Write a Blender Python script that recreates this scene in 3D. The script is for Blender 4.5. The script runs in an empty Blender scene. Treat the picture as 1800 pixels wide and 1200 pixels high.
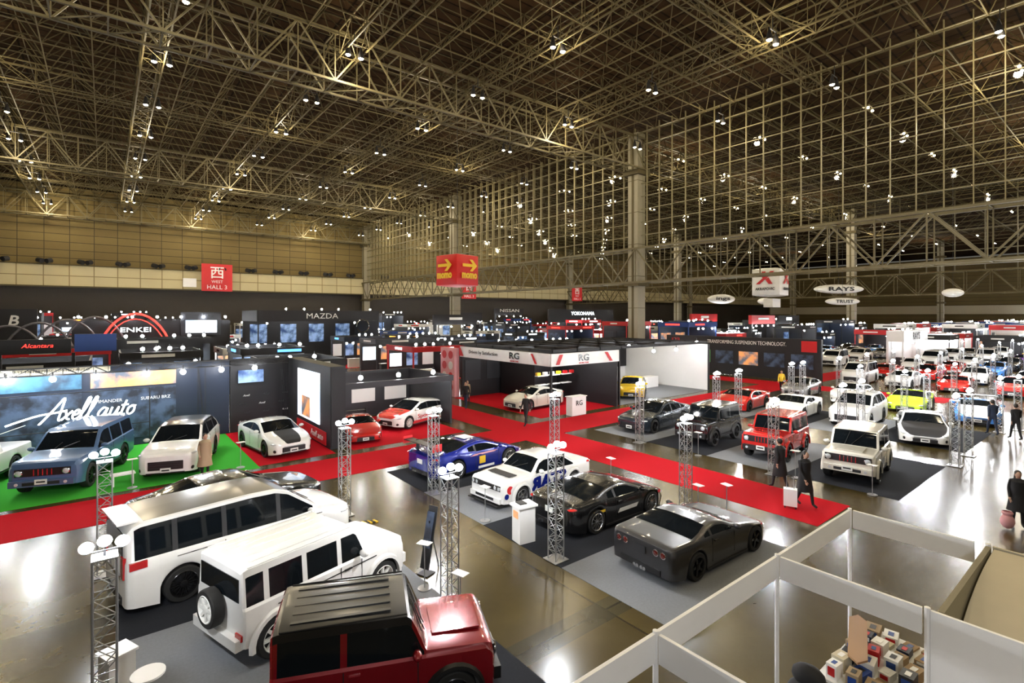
import bpy, bmesh, math, random
from mathutils import Vector, Matrix
R=random.Random(7)
scene=bpy.context.scene; COL=scene.collection
rad=math.radians
# ---------------------------------------------------------------- materials
def mat(name,c,rough=.5,metal=0,coat=0,emit=0,ecol=None,var=.06,scale=3,spec=None,crough=.04):
    m=bpy.data.materials.new(name); m.use_nodes=True
    nt=m.node_tree; b=nt.nodes['Principled BSDF']
    b.inputs['Roughness'].default_value=rough; b.inputs['Metallic'].default_value=metal
    b.inputs['Coat Weight'].default_value=coat; b.inputs['Coat Roughness'].default_value=crough
    if spec is not None: b.inputs['Specular IOR Level'].default_value=spec
    c4=(c[0],c[1],c[2],1)
    if emit:
        b.inputs['Base Color'].default_value=c4
        b.inputs['Emission Color'].default_value=(*(ecol or c),1)
        b.inputs['Emission Strength'].default_value=emit
        if emit>5: m.cycles.emission_sampling='NONE'
    else:
        tc=nt.nodes.new('ShaderNodeTexCoord'); n=nt.nodes.new('ShaderNodeTexNoise'); n.inputs['Scale'].default_value=scale
        n.inputs['Detail'].default_value=2
        mx=nt.nodes.new('ShaderNodeMix'); mx.data_type='RGBA'
        mx.inputs[6].default_value=tuple(x*(1-var) for x in c)+(1,); mx.inputs[7].default_value=tuple(min(1,x*(1+var)) for x in c)+(1,)
        nt.links.new(tc.outputs['Object'],n.inputs['Vector']); nt.links.new(n.outputs['Fac'],mx.inputs[0]); nt.links.new(mx.outputs[2],b.inputs['Base Color'])
    return m
def paint(name,c,metal=0.0,rough=.25): return mat('paint_'+name,c,rough,metal,1.0,var=.02)
P={'white':paint('white',(.82,.82,.80)),'black':paint('black',(.005,.005,.006)),'grey':paint('grey',(.022,.022,.025),.3,.4),
 'steel':paint('steel_blue',(.06,.12,.24),.1,.4),'red':paint('red',(.22,.002,.007),.2),'orange':paint('orange_red',(.5,.015,.012)),
 'blue':paint('blue',(.006,.016,.22),.3),'lime':paint('lime',(.45,.65,.03)),'yellow':paint('yellow',(.75,.50,.01)),'green':paint('green',(.03,.3,.05)),
 'purple':paint('purple',(.12,.03,.25)),'silver':paint('silver',(.45,.46,.48),.6),'sky':paint('sky_blue',(.06,.22,.6)),'dark':paint('slate',(.03,.04,.055),.4),'cream':paint('cream',(.7,.68,.6))}
roofblack=mat('paint_roof_black',(.006,.006,.007),.3,0,.35,var=.02,crough=.15)
glass=mat('dark_window_glass',(.005,.007,.009),.06,0,0,var=.05,spec=.3)
rubber=mat('tyre_rubber',(.010,.010,.010),.75); blackpl=mat('black_plastic',(.01,.01,.011),.4)
chrome=mat('chrome',(.7,.7,.72),.12,1); silverrim=mat('silver_alloy',(.5,.5,.52),.25,.9); blackrim=mat('black_alloy',(.02,.02,.022),.25,.6); whiterim=mat('white_wheel',(.75,.75,.72),.35)
hlamp=mat('headlight_lens',(.75,.8,.85),.08,.3,1); redlens=mat('red_lens',(.45,.01,.01),.12,0,1); darklens=mat('smoked_red_lens',(.09,.004,.004),.12,0,1); plate=mat('number_plate_white',(.75,.75,.72),.4)
alu=mat('truss_aluminium',(.45,.46,.48),.35,.7); white=mat('white_laminate',(.84,.84,.83),.45,var=.02); cream=mat('cream_panel',(.60,.54,.40),.7)
blackm=mat('matt_black',(.009,.009,.011),.6); darkg=mat('dark_grey_panel',(.025,.027,.033),.5)
steelf=mat('roof_steel',(.095,.078,.038),.6,0,spec=.15); steeld=mat('roof_steel_dark',(.075,.060,.028),.6,0,spec=.15); steell=mat('main_truss_steel',(.125,.105,.052),.55,.1)
redcarpet=mat('red_carpet',(.47,.006,.014),.95,scale=30,spec=.1); greencarpet=mat('green_carpet',(.05,.40,.04),.95,scale=30,spec=.1)
lightcarpet=mat('light_grey_carpet',(.21,.22,.24),.95,scale=20,spec=.1,var=.12); darkcarpet=mat('charcoal_carpet',(.022,.024,.03),.95,scale=20,spec=.1,var=.12)
redm=mat('red_sign',(.55,.012,.016),.5); bluem=mat('blue_panel',(.015,.06,.28),.5); navy=mat('navy_panel',(.006,.014,.035),.5); pinkm=mat('pink_panel',(.75,.35,.38),.6)
yellowm=mat('yellow_print',(.85,.55,.03),.5); greenm=mat('green_print',(.1,.4,.1),.5); orangem=mat('orange_print',(.8,.25,.03),.5)
skin=mat('skin',(.5,.3,.21),.55); hairm=mat('dark_hair',(.012,.009,.007),.6); clothk=mat('black_cloth',(.012,.012,.014),.85); clothb=mat('beige_cloth',(.35,.26,.16),.85)
clothn=mat('navy_cloth',(.02,.03,.06),.85); clothp=mat('pink_cloth',(.6,.3,.32),.85); kraft=mat('kraft_cardboard',(.35,.24,.13),.8)
bulb=mat('lamp_bulb',(1,.9,.7),emit=50,ecol=(1,.84,.55)); spotb=mat('spotlight_glow',(1,1,1),emit=140,ecol=(.95,.97,1))
glow=mat('white_neon',(1,1,1),emit=5,ecol=(.85,.95,1)); glowr=mat('red_neon',(1,.1,.08),emit=2.5,ecol=(1,.04,.03)); glowb=mat('blue_neon',(.1,.4,1),emit=2.5,ecol=(.1,.35,1)); glowo=mat('orange_neon',(1,.5,.1),emit=2.5,ecol=(1,.4,.05))
def screen_mat(name,c1,c2,s,e):
    m=bpy.data.materials.new(name); m.use_nodes=True; nt=m.node_tree; b=nt.nodes['Principled BSDF']
    tc=nt.nodes.new('ShaderNodeTexCoord'); n=nt.nodes.new('ShaderNodeTexNoise'); n.inputs['Scale'].default_value=s; n.inputs['Detail'].default_value=6
    r=nt.nodes.new('ShaderNodeValToRGB'); r.color_ramp.elements[0].position=.4; r.color_ramp.elements[1].position=.6
    r.color_ramp.elements[0].color=(*c1,1); r.color_ramp.elements[1].color=(*c2,1)
    nt.links.new(tc.outputs['Object'],n.inputs['Vector']); nt.links.new(n.outputs['Fac'],r.inputs[0])
    nt.links.new(r.outputs[0],b.inputs['Base Color']); nt.links.new(r.outputs[0],b.inputs['Emission Color']); b.inputs['Emission Strength'].default_value=e
    return m
scr1=screen_mat('display_picture_warm',(.1,.12,.16),(.8,.35,.12),1.2,.6); scr2=screen_mat('display_picture_blue',(.01,.04,.14),(.25,.38,.6),1.0,.5)
scr3=screen_mat('poster_print_dark',(.006,.009,.018),(.05,.08,.14),1.6,.2); scr4=screen_mat('display_picture_white',(.5,.65,.85),(.95,.97,1),.8,1.8); scr5=screen_mat('mural_teal',(.01,.03,.06),(.05,.16,.26),.9,.6)
def floor_mat():
    m=bpy.data.materials.new('polished_concrete'); m.use_nodes=True; nt=m.node_tree; b=nt.nodes['Principled BSDF']; L=nt.links.new
    tc=nt.nodes.new('ShaderNodeTexCoord'); b.inputs['Specular IOR Level'].default_value=.36
    n=nt.nodes.new('ShaderNodeTexNoise'); n.inputs['Scale'].default_value=.45; n.inputs['Detail'].default_value=8; n.inputs['Roughness'].default_value=.6
    r=nt.nodes.new('ShaderNodeValToRGB'); e=r.color_ramp.elements; e[0].position=.25; e[0].color=(.052,.036,.009,1); e[1].position=.78; e[1].color=(.105,.076,.025,1)
    def brick(bw,rh,ms,c2,mo):
        t=nt.nodes.new('ShaderNodeTexBrick'); t.offset=0
        for k,v in (('Scale',1),('Brick Width',bw),('Row Height',rh),('Mortar Size',ms),('Mortar Smooth',0)): t.inputs[k].default_value=v
        t.inputs['Color1'].default_value=(1,1,1,1); t.inputs['Color2'].default_value=(c2,c2,c2,1); t.inputs['Mortar'].default_value=(*mo,1)
        L(tc.outputs['Object'],t.inputs['Vector']); return t
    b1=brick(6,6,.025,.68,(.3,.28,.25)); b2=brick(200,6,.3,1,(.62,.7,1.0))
    L(tc.outputs['Object'],n.inputs['Vector']); L(n.outputs['Fac'],r.inputs[0]); last=r.outputs[0]
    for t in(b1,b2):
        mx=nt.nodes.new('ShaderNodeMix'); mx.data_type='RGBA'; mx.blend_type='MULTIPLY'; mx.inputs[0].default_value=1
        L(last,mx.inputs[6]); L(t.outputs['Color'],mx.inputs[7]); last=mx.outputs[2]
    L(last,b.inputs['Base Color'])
    n2=nt.nodes.new('ShaderNodeTexNoise'); n2.inputs['Scale'].default_value=.8; n2.inputs['Detail'].default_value=4; L(tc.outputs['Object'],n2.inputs['Vector'])
    mr=nt.nodes.new('ShaderNodeMapRange'); mr.inputs[3].default_value=.20; mr.inputs[4].default_value=.27; L(n2.outputs['Fac'],mr.inputs[0]); L(mr.outputs[0],b.inputs['Roughness'])
    return m
def brick_mat(name,c1,c2,mort,bw,rh,ms,axis='XZ',rough=.7,spec=.3):
    m=bpy.data.materials.new(name); m.use_nodes=True; nt=m.node_tree; b=nt.nodes['Principled BSDF']; L=nt.links.new
    tc=nt.nodes.new('ShaderNodeTexCoord'); sp=nt.nodes.new('ShaderNodeSeparateXYZ'); cb=nt.nodes.new('ShaderNodeCombineXYZ')
    L(tc.outputs['Object'],sp.inputs[0]); L(sp.outputs[axis[0]],cb.inputs[0]); L(sp.outputs[axis[1]],cb.inputs[1])
    br=nt.nodes.new('ShaderNodeTexBrick'); br.offset=0 if bw>2.5 else .5; br.inputs['Scale'].default_value=1
    for k,v in (('Brick Width',bw),('Row Height',rh),('Mortar Size',ms)): br.inputs[k].default_value=v
    br.inputs['Color1'].default_value=(*c1,1); br.inputs['Color2'].default_value=(*c2,1); br.inputs['Mortar'].default_value=(*mort,1)
    L(cb.outputs[0],br.inputs['Vector']); L(br.outputs['Color'],b.inputs['Base Color']); b.inputs['Roughness'].default_value=rough; b.inputs['Specular IOR Level'].default_value=spec
    return m
wallm=brick_mat('olive_wall_panels',(.135,.098,.034),(.16,.12,.042),(.04,.03,.012),3.6,1.5,.06)
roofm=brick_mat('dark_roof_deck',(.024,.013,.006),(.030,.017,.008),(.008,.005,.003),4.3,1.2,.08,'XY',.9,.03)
# ---------------------------------------------------------------- mesh builder
class MB:
    def __init__(s): s.v=[];s.f=[];s.m=[];s.mats=[];s.s=[]
    def mi(s,m):
        if m not in s.mats: s.mats.append(m)
        return s.mats.index(m)
    def add(s,vs,fs,m,sm=False):
        o=len(s.v); s.v+= [tuple(v) for v in vs]; k=s.mi(m)
        for f in fs: s.f.append(tuple(i+o for i in f)); s.m.append(k); s.s.append(sm)
    def box(s,c,d,m,rz=0,Mx=None):
        a,b,e=d[0]/2,d[1]/2,d[2]/2
        vs=[Vector((x,y,z)) for x in(-a,a) for y in(-b,b) for z in(-e,e)]
        if rz: q=Matrix.Rotation(rz,3,'Z'); vs=[q@v for v in vs]
        if Mx is not None: vs=[Mx@v for v in vs]
        vs=[v+Vector(c) for v in vs]
        s.add(vs,[(0,1,3,2),(4,6,7,5),(0,4,5,1),(2,3,7,6),(0,2,6,4),(1,5,7,3)],m)
    def tube(s,a,b,r,m,n=6,r2=None,cap=True,sm=True):
        a=Vector(a);b=Vector(b);d=(b-a)
        if d.length<1e-6: return
        d.normalize(); u=d.cross(Vector((0,0,1)) if abs(d.z)<.9 else Vector((1,0,0))).normalized(); w=d.cross(u); r2=r if r2 is None else r2
        vs=[]
        for p,q in((a,r),(b,r2)):
            for i in range(n):
                t=2*math.pi*i/n+math.pi/4; vs.append(p+u*math.cos(t)*q+w*math.sin(t)*q)
        fs=[(i,(i+1)%n,n+(i+1)%n,n+i) for i in range(n)]
        s.add(vs,fs,m,sm and n>4)
        if cap: s.add(vs,[tuple(range(n))[::-1],tuple(range(n,2*n))],m)
    def lathe(s,prof,m,n=24,Mx=None,c=(0,0,0)):
        vs=[]
        for r,h in prof:
            for i in range(n):
                t=2*math.pi*i/n; vs.append(Vector((r*math.cos(t),r*math.sin(t),h)))
        if Mx is not None: vs=[Mx@v for v in vs]
        vs=[v+Vector(c) for v in vs]
        fs=[(k*n+i,k*n+(i+1)%n,(k+1)*n+(i+1)%n,(k+1)*n+i) for k in range(len(prof)-1) for i in range(n)]
        s.add(vs,fs,m,True)
    def ball(s,c,d,m,n=12,rz=0):
        pr=[(max(1e-4,math.sin(math.pi*i/(n//2+2))),-math.cos(math.pi*i/(n//2+2))) for i in range(n//2+3)]
        s.lathe(pr,m,n,Matrix.Rotation(rz,3,'Z')@Matrix.Diagonal(Vector(d)),c)
    def mesh(s,name,sharp=35):
        me=bpy.data.meshes.new(name); me.from_pydata(s.v,[],s.f)
        for m in s.mats: me.materials.append(m)
        me.polygons.foreach_set('material_index',s.m); me.polygons.foreach_set('use_smooth',s.s); me.update()
        if sharp and any(s.s): me.set_sharp_from_angle(angle=rad(sharp))
        return me
    def obj(s,name,loc=(0,0,0),rz=0,parent=None,**k): return mk(name,s.mesh(name),loc,rz,parent,**k)
def mk(name,data,loc=(0,0,0),rz=0,parent=None,label=None,cat=None,group=None,kind=None):
    o=bpy.data.objects.new(name,data); COL.objects.link(o); o.location=loc; o.rotation_euler=(0,0,rz)
    if parent: o.parent=parent
    if label: o['label']=label
    if cat: o['category']=cat
    if group: o['group']=group
    if kind: o['kind']=kind
    return o
def bx(name,c,d,m,parent=None,rz=0,**k):
    b=MB(); b.box((0,0,0),d,m); return b.obj(name,c,rz,parent,**k)
ROT={'S':Matrix.Rotation(rad(90),4,'X'),'W':Matrix.Rotation(rad(-90),4,'Z')@Matrix.Rotation(rad(90),4,'X'),'N':Matrix.Rotation(rad(180),4,'Z')@Matrix.Rotation(rad(90),4,'X'),'E':Matrix.Rotation(rad(90),4,'Z')@Matrix.Rotation(rad(90),4,'X'),'U':Matrix.Identity(4)}
def text(txt,loc,h,m,face='S',parent=None,width=None,name='lettering',mirror=False,bold=0.0,shear=0,ext=.01):
    cu=bpy.data.curves.new('t','FONT'); cu.body=txt; cu.size=1; cu.extrude=ext/h; cu.align_x='CENTER'; cu.align_y='CENTER'; cu.offset=bold; cu.shear=shear; cu.resolution_u=2
    o=bpy.data.objects.new('t',cu)
    me=bpy.data.meshes.new_from_object(o); bpy.data.objects.remove(o)
    if len(me.vertices):
        xs=[v.co.x for v in me.vertices]; w=max(xs)-min(xs); ys=[v.co.y for v in me.vertices]; hh=max(ys)-min(ys)
        cx=(max(xs)+min(xs))/2; cy=(max(ys)+min(ys))/2
        sy=h/max(hh,.01); sx=sy if width is None else width/w
        for v in me.vertices: v.co=Vector(((v.co.x-cx)*sx*(-1 if mirror else 1),(v.co.y-cy)*sy,v.co.z*h))
    me.materials.clear(); me.materials.append(m)
    me.transform(ROT[face]); me.name=name
    return mk(name,me,loc,0,parent)
# ---------------------------------------------------------------- room
XG=52.8; XG2=126.6; XG3=200.4; YW=128; ZR=30.5
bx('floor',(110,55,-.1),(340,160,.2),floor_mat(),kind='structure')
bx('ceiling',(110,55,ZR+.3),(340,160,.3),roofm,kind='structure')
bx('wall_north_upper',(110,YW+.5,22.9),(340,1,14.8),wallm,kind='structure')
b=MB(); b.box((0,0,0),(340,1.6,3.9),brick_mat('cream_band_panels',(.50,.43,.24),(.54,.47,.27),(.22,.17,.08),3.6,3.9,.08))
b.box((0,-.9,2.05),(340,.3,.2),steelf); b.box((0,-.9,-2.0),(340,.3,.25),steelf); b.obj('wall_north_gallery_band',(110,YW-.3,13.5),kind='structure')
bx('wall_north_lower',(110,YW+1.5,5.7),(340,1,11.6),mat('dark_lower_wall',(.04,.032,.022),.7),kind='structure')  # lower wall in a darker brown than the panels above
bx('wall_east',(279,55,15),(1,160,30),wallm,kind='structure')
b=MB(); b.box((0,0,0),(.6,140,3.5),cream); b.obj('wall_east_band',(278,58,8.5),kind='structure')
def frame(b,x0,x1,y0,y1,m,zb,zt,r,n=4,mt=steeld):
    nx=int((x1-x0)/m); ny=int((y1-y0)/m)
    for i in range(nx+1):
        X=x0+i*m
        b.tube((X,y0,zb),(X,y0+ny*m,zb),r*1.3,steelf,4,cap=False)
        if i<nx: b.tube((X+m/2,y0,zt),(X+m/2,y0+ny*m,zt),r,mt,4,cap=False)
    for j in range(ny+1):
        Y=y0+j*m
        b.tube((x0,Y,zb),(x0+nx*m,Y,zb),r*1.3,steelf,4,cap=False)
        if j<ny: b.tube((x0,Y+m/2,zt),(x0+nx*m,Y+m/2,zt),r,mt,4,cap=False)
    for i in range(nx+1):
        for j in range(ny+1):
            for a in(-.5,.5):
                for c in(-.5,.5):
                    if 0<=i+a<=nx and 0<=j+c<=ny:
                        b.tube((x0+i*m,y0+j*m,zb),(x0+(i+a)*m,y0+(j+c)*m,zt),r,mt,n,cap=False)
b=MB(); frame(b,-20,XG-1,-2,YW-1,3.2,27.9,30.2,.045); b.obj('ceiling_space_frame',kind='structure')
b=MB(); frame(b,XG+1,XG2-1,-2,YW-1,4.2,27.8,30.2,.05,3); b.obj('ceiling_space_frame_2',kind='structure')
b=MB(); frame(b,XG2+1,XG3,-2,YW-1,8,27.2,30.2,.08,3); b.obj('ceiling_space_frame_3',kind='structure')
def boxtruss(b,a,c,w,h,m,r,mt=steell):
    a=Vector(a);c=Vector(c);L=(c-a).length;d=(c-a)/L;s=Vector((-d.y,d.x,0))*w/2;u=Vector((0,0,h)); n=max(1,int(L/m)); st=d*(L/n)
    for q in(s,-s,s+u,-s+u): b.tube(a+q,c+q,r*1.6,mt,4,cap=False)
    for i in range(n+1):
        p=a+st*i
        b.tube(p+s,p-s,r*.8,mt,4,cap=False); b.tube(p+s+u,p-s+u,r*.8,mt,4,cap=False)
        for q in(s,-s):
            b.tube(p+q,p+q+u,r*.7,mt,4,cap=False)
            if i<n:
                if i%2: b.tube(p+q,p+q+st+u,r,mt,4,cap=False)
                else: b.tube(p+q+u,p+q+st,r,mt,4,cap=False)
        if i<n: b.tube(p+s,p+st-s,r*.7,mt,4,cap=False)
for Y in(-2,41,84,125):
    b=MB(); boxtruss(b,(-22,Y,24.3),(XG,Y,24.3),2.6,3.8,2.7,.08); b.obj('roof_truss',label='deep olive steel box truss spanning under the roof',cat='roof truss',group='main roof trusses')
    b=MB(); boxtruss(b,(XG,Y,25.3),(XG2,Y,25.3),2.0,2.8,4.0,.07,steeld); b.obj('roof_truss',label='dark steel box truss in neighbouring hall roof',cat='roof truss',group='main roof trusses')
for X in(-9,3,15,27,39):
    b=MB(); boxtruss(b,(X,-2,26.2),(X,125,26.2),1.4,2.0,2.4,.045,steelf); b.obj('roof_truss',label='slimmer olive steel cross truss under the roof',cat='roof truss',group='cross roof trusses')
for Y in(19,62,104):
    b=MB(); boxtruss(b,(-22,Y,26.4),(XG-1,Y,26.4),1.2,1.8,2.4,.04,steelf); b.obj('roof_truss',label='slim olive steel purlin truss under the roof',cat='roof truss',group='purlin trusses')
for X in(XG,XG2):
    b=MB(); boxtruss(b,(X,-3,10.2),(X,YW-1,10.2),2.2,4.2,3.6,.10 if X==XG else .11,steell if X==XG else steelf); b.obj('wall_truss',label='horizontal steel box truss carrying the glazed dividing wall',cat='truss',group='dividing wall trusses')
gl=bpy.data.materials.new('clear_glazing'); gl.use_nodes=True; nt=gl.node_tree; nt.nodes.clear()
o=nt.nodes.new('ShaderNodeOutputMaterial'); mx=nt.nodes.new('ShaderNodeMixShader'); t=nt.nodes.new('ShaderNodeBsdfTransparent'); g=nt.nodes.new('ShaderNodeBsdfGlossy'); fr=nt.nodes.new('ShaderNodeFresnel')
fr.inputs[0].default_value=1.3; t.inputs[0].default_value=(.86,.86,.78,1); g.inputs['Roughness'].default_value=.02
nt.links.new(fr.outputs[0],mx.inputs[0]); nt.links.new(t.outputs[0],mx.inputs[1]); nt.links.new(g.outputs[0],mx.inputs[2]); nt.links.new(mx.outputs[0],o.inputs[0])
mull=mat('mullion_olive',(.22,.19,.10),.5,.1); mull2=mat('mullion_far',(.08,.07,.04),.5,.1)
b=MB(); b.add([(0,-2,14.5),(0,YW-1,14.5),(0,YW-1,29.8),(0,-2,29.8)],[(0,1,2,3)],gl); b.obj('window_1',(XG+.15,0,0),kind='structure')
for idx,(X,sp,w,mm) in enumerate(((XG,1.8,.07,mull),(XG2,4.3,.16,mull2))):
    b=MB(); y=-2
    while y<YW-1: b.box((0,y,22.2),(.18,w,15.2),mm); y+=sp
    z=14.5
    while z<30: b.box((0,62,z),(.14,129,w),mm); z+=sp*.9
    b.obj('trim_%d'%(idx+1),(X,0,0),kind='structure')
colm=mat('column_cream',(.28,.255,.18),.6)
for X in(XG,XG2,XG3):
    for Y in(-2,41,84,127):
        b=MB(); b.box((0,0,14.5),(1.5,1.5,29),colm)
        for z in range(3,29,4): b.box((0,0,z),(1.54,1.54,.06),steelf)
        for sx in(-1,1): b.box((sx*.77,0,14.5),(.06,.3,29),steelf)
        b.box((0,0,10),(2.2,2.2,.5),steelf); b.box((0,0,24),(2.4,2.4,.6),steelf)
        b.obj('column',(X,Y,0),label='tall pale square steel column carrying the roof',cat='column',group='hall columns')
# ceiling lamps
hb=MB(); hb.tube((-.55,0,1.0),(.55,0,1.0),.05,blackm)
for s in(-1,1): hb.lathe([(.05,.95),(.1,.8),(.2,.4),(.22,.12)],blackm,10,c=(s*.5,0,0))
hb.tube((0,0,1),(0,0,1.9),.04,blackm); HM=hb.mesh('lamp_housing')
bb=MB(); bb.ball((0,0,0),(.2,.2,.17),bulb,10); BM=bb.mesh('bulb')
fb=MB()
for s in(-1,1): fb.ball((s*.6,0,0),(.12,.12,.11),bulb,8)
fb.tube((-.6,0,.3),(.6,0,.3),.06,steeld); FM=fb.mesh('hall_lamp')
for i in range(-1,5):
    for j in range(-2,12):
        X=3.5+11.4*i; Y=6.8+10.4*j
        if X>50 or Y>124: continue
        o=mk('ceiling_lamp',HM,(X,Y,25.6),0,label='twin high-bay ceiling lamp, lit warm white, hung under roof truss',cat='ceiling lamp',group='high-bay lamps')
        for s in(-1,1): mk('bulb',BM,(s*.5,0,.2),0,o)
        if (i+j)%2==0:
            l=bpy.data.lights.new('lamp_light','POINT'); l.energy=1400 if j<9 else 2000; l.color=(1,.84,.56); l.shadow_soft_size=.3
            if j<0: l.energy=2600  # unseen rows near the camera, added and boosted to brighten the partition
            mk('lamp_light',l,(0,0,-.4),0,o)
for i in range(0,13):
    for j in range(0,12):
        if i>3 and (i+j)%2: continue
        X=58+11.2*i; Y=6.8+10.4*j
        mk('ceiling_lamp',FM,(X,Y,26),0,label='twin high-bay ceiling lamp in the neighbouring hall',cat='ceiling lamp',group='high-bay lamps')
for X in(66,90,115,155,210):
    for Y in(10,45,90):
        l=bpy.data.lights.new('hall_light','POINT'); l.energy=4600; l.color=(1,.85,.62); l.shadow_soft_size=.5
        mk('hall_light',l,(X,Y,25),label='warm ceiling light of the neighbouring hall',cat='light')
fl=mk('fill_lamp',None,(-1.5,-4.5,8.6),0,label='unseen fill lamp added to brighten the near stands',cat='lamp')  # unseen lamp behind the camera, added to brighten the partition boards
b=MB(); b.box((0,0,.35),(.6,.4,.12),blackm); b.tube((0,0,.4),(0,0,1.2),.04,blackm); b.obj('housing',parent=fl)
b=MB(); b.ball((0,0,.2),(.15,.15,.08),spotb,10); b.obj('bulb',parent=fl)
l=bpy.data.lights.new('fill_light','POINT'); l.energy=1300; l.color=(.95,.97,1); l.shadow_soft_size=.5; mk('fill_light',l,(0,0,0),0,fl)
# ---------------------------------------------------------------- carpets
def carpet(x0,x1,y0,y1,m,lab,z=.006,t=.008,name='carpet'):
    return bx(name,((x0+x1)/2,(y0+y1)/2,z-t/2+.002),(x1-x0,y1-y0,t),m,label=lab,cat='carpet')
carpet(-16,15.9,18.9,21.6,redcarpet,'red aisle carpet running across concrete floor')
carpet(15.9,18.4,6.0,75,redcarpet,'red aisle carpet crossing the hall lengthwise')
carpet(18.4,95,18.9,21.6,redcarpet,'red aisle carpet running towards the next hall')
carpet(45,48,21.6,75,redcarpet,'red aisle carpet between stands'); carpet(45,48,9,18.9,redcarpet,'red aisle carpet between show cars')
carpet(-12,4.8,22.0,29.5,greencarpet,'bright green carpet under show cars'); carpet(4.8,7.9,22.3,29.5,redcarpet,'red display carpet beneath white coupe')
carpet(8.7,14.6,22.3,29,redcarpet,'red display carpet at a racing stand')
carpet(20,27,22.4,32,redcarpet,'red carpet inside black stand')
for (x0,x1) in((.2,5.65),(8.5,13.8),(20.2,26.2),(29.5,35.5)):
    ys=[(4.4,7.6,darkcarpet),(7.6,11.8,lightcarpet),(11.8,15.1,darkcarpet),(15.1,18.4,lightcarpet)] if x0<1 else ([(5.9,8.8,lightcarpet),(8.8,12.0,darkcarpet),(12.0,15.1,lightcarpet),(15.1,18.4,darkcarpet)] if x0<10 else [(5.2,8.8,darkcarpet),(8.8,12.0,lightcarpet),(12.0,15.1,darkcarpet),(15.1,18.4,lightcarpet)])
    for y0,y1,m in ys: carpet(x0,x1,y0,y1,m,('charcoal' if m is darkcarpet else 'light grey')+' display carpet tile under show car')
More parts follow.
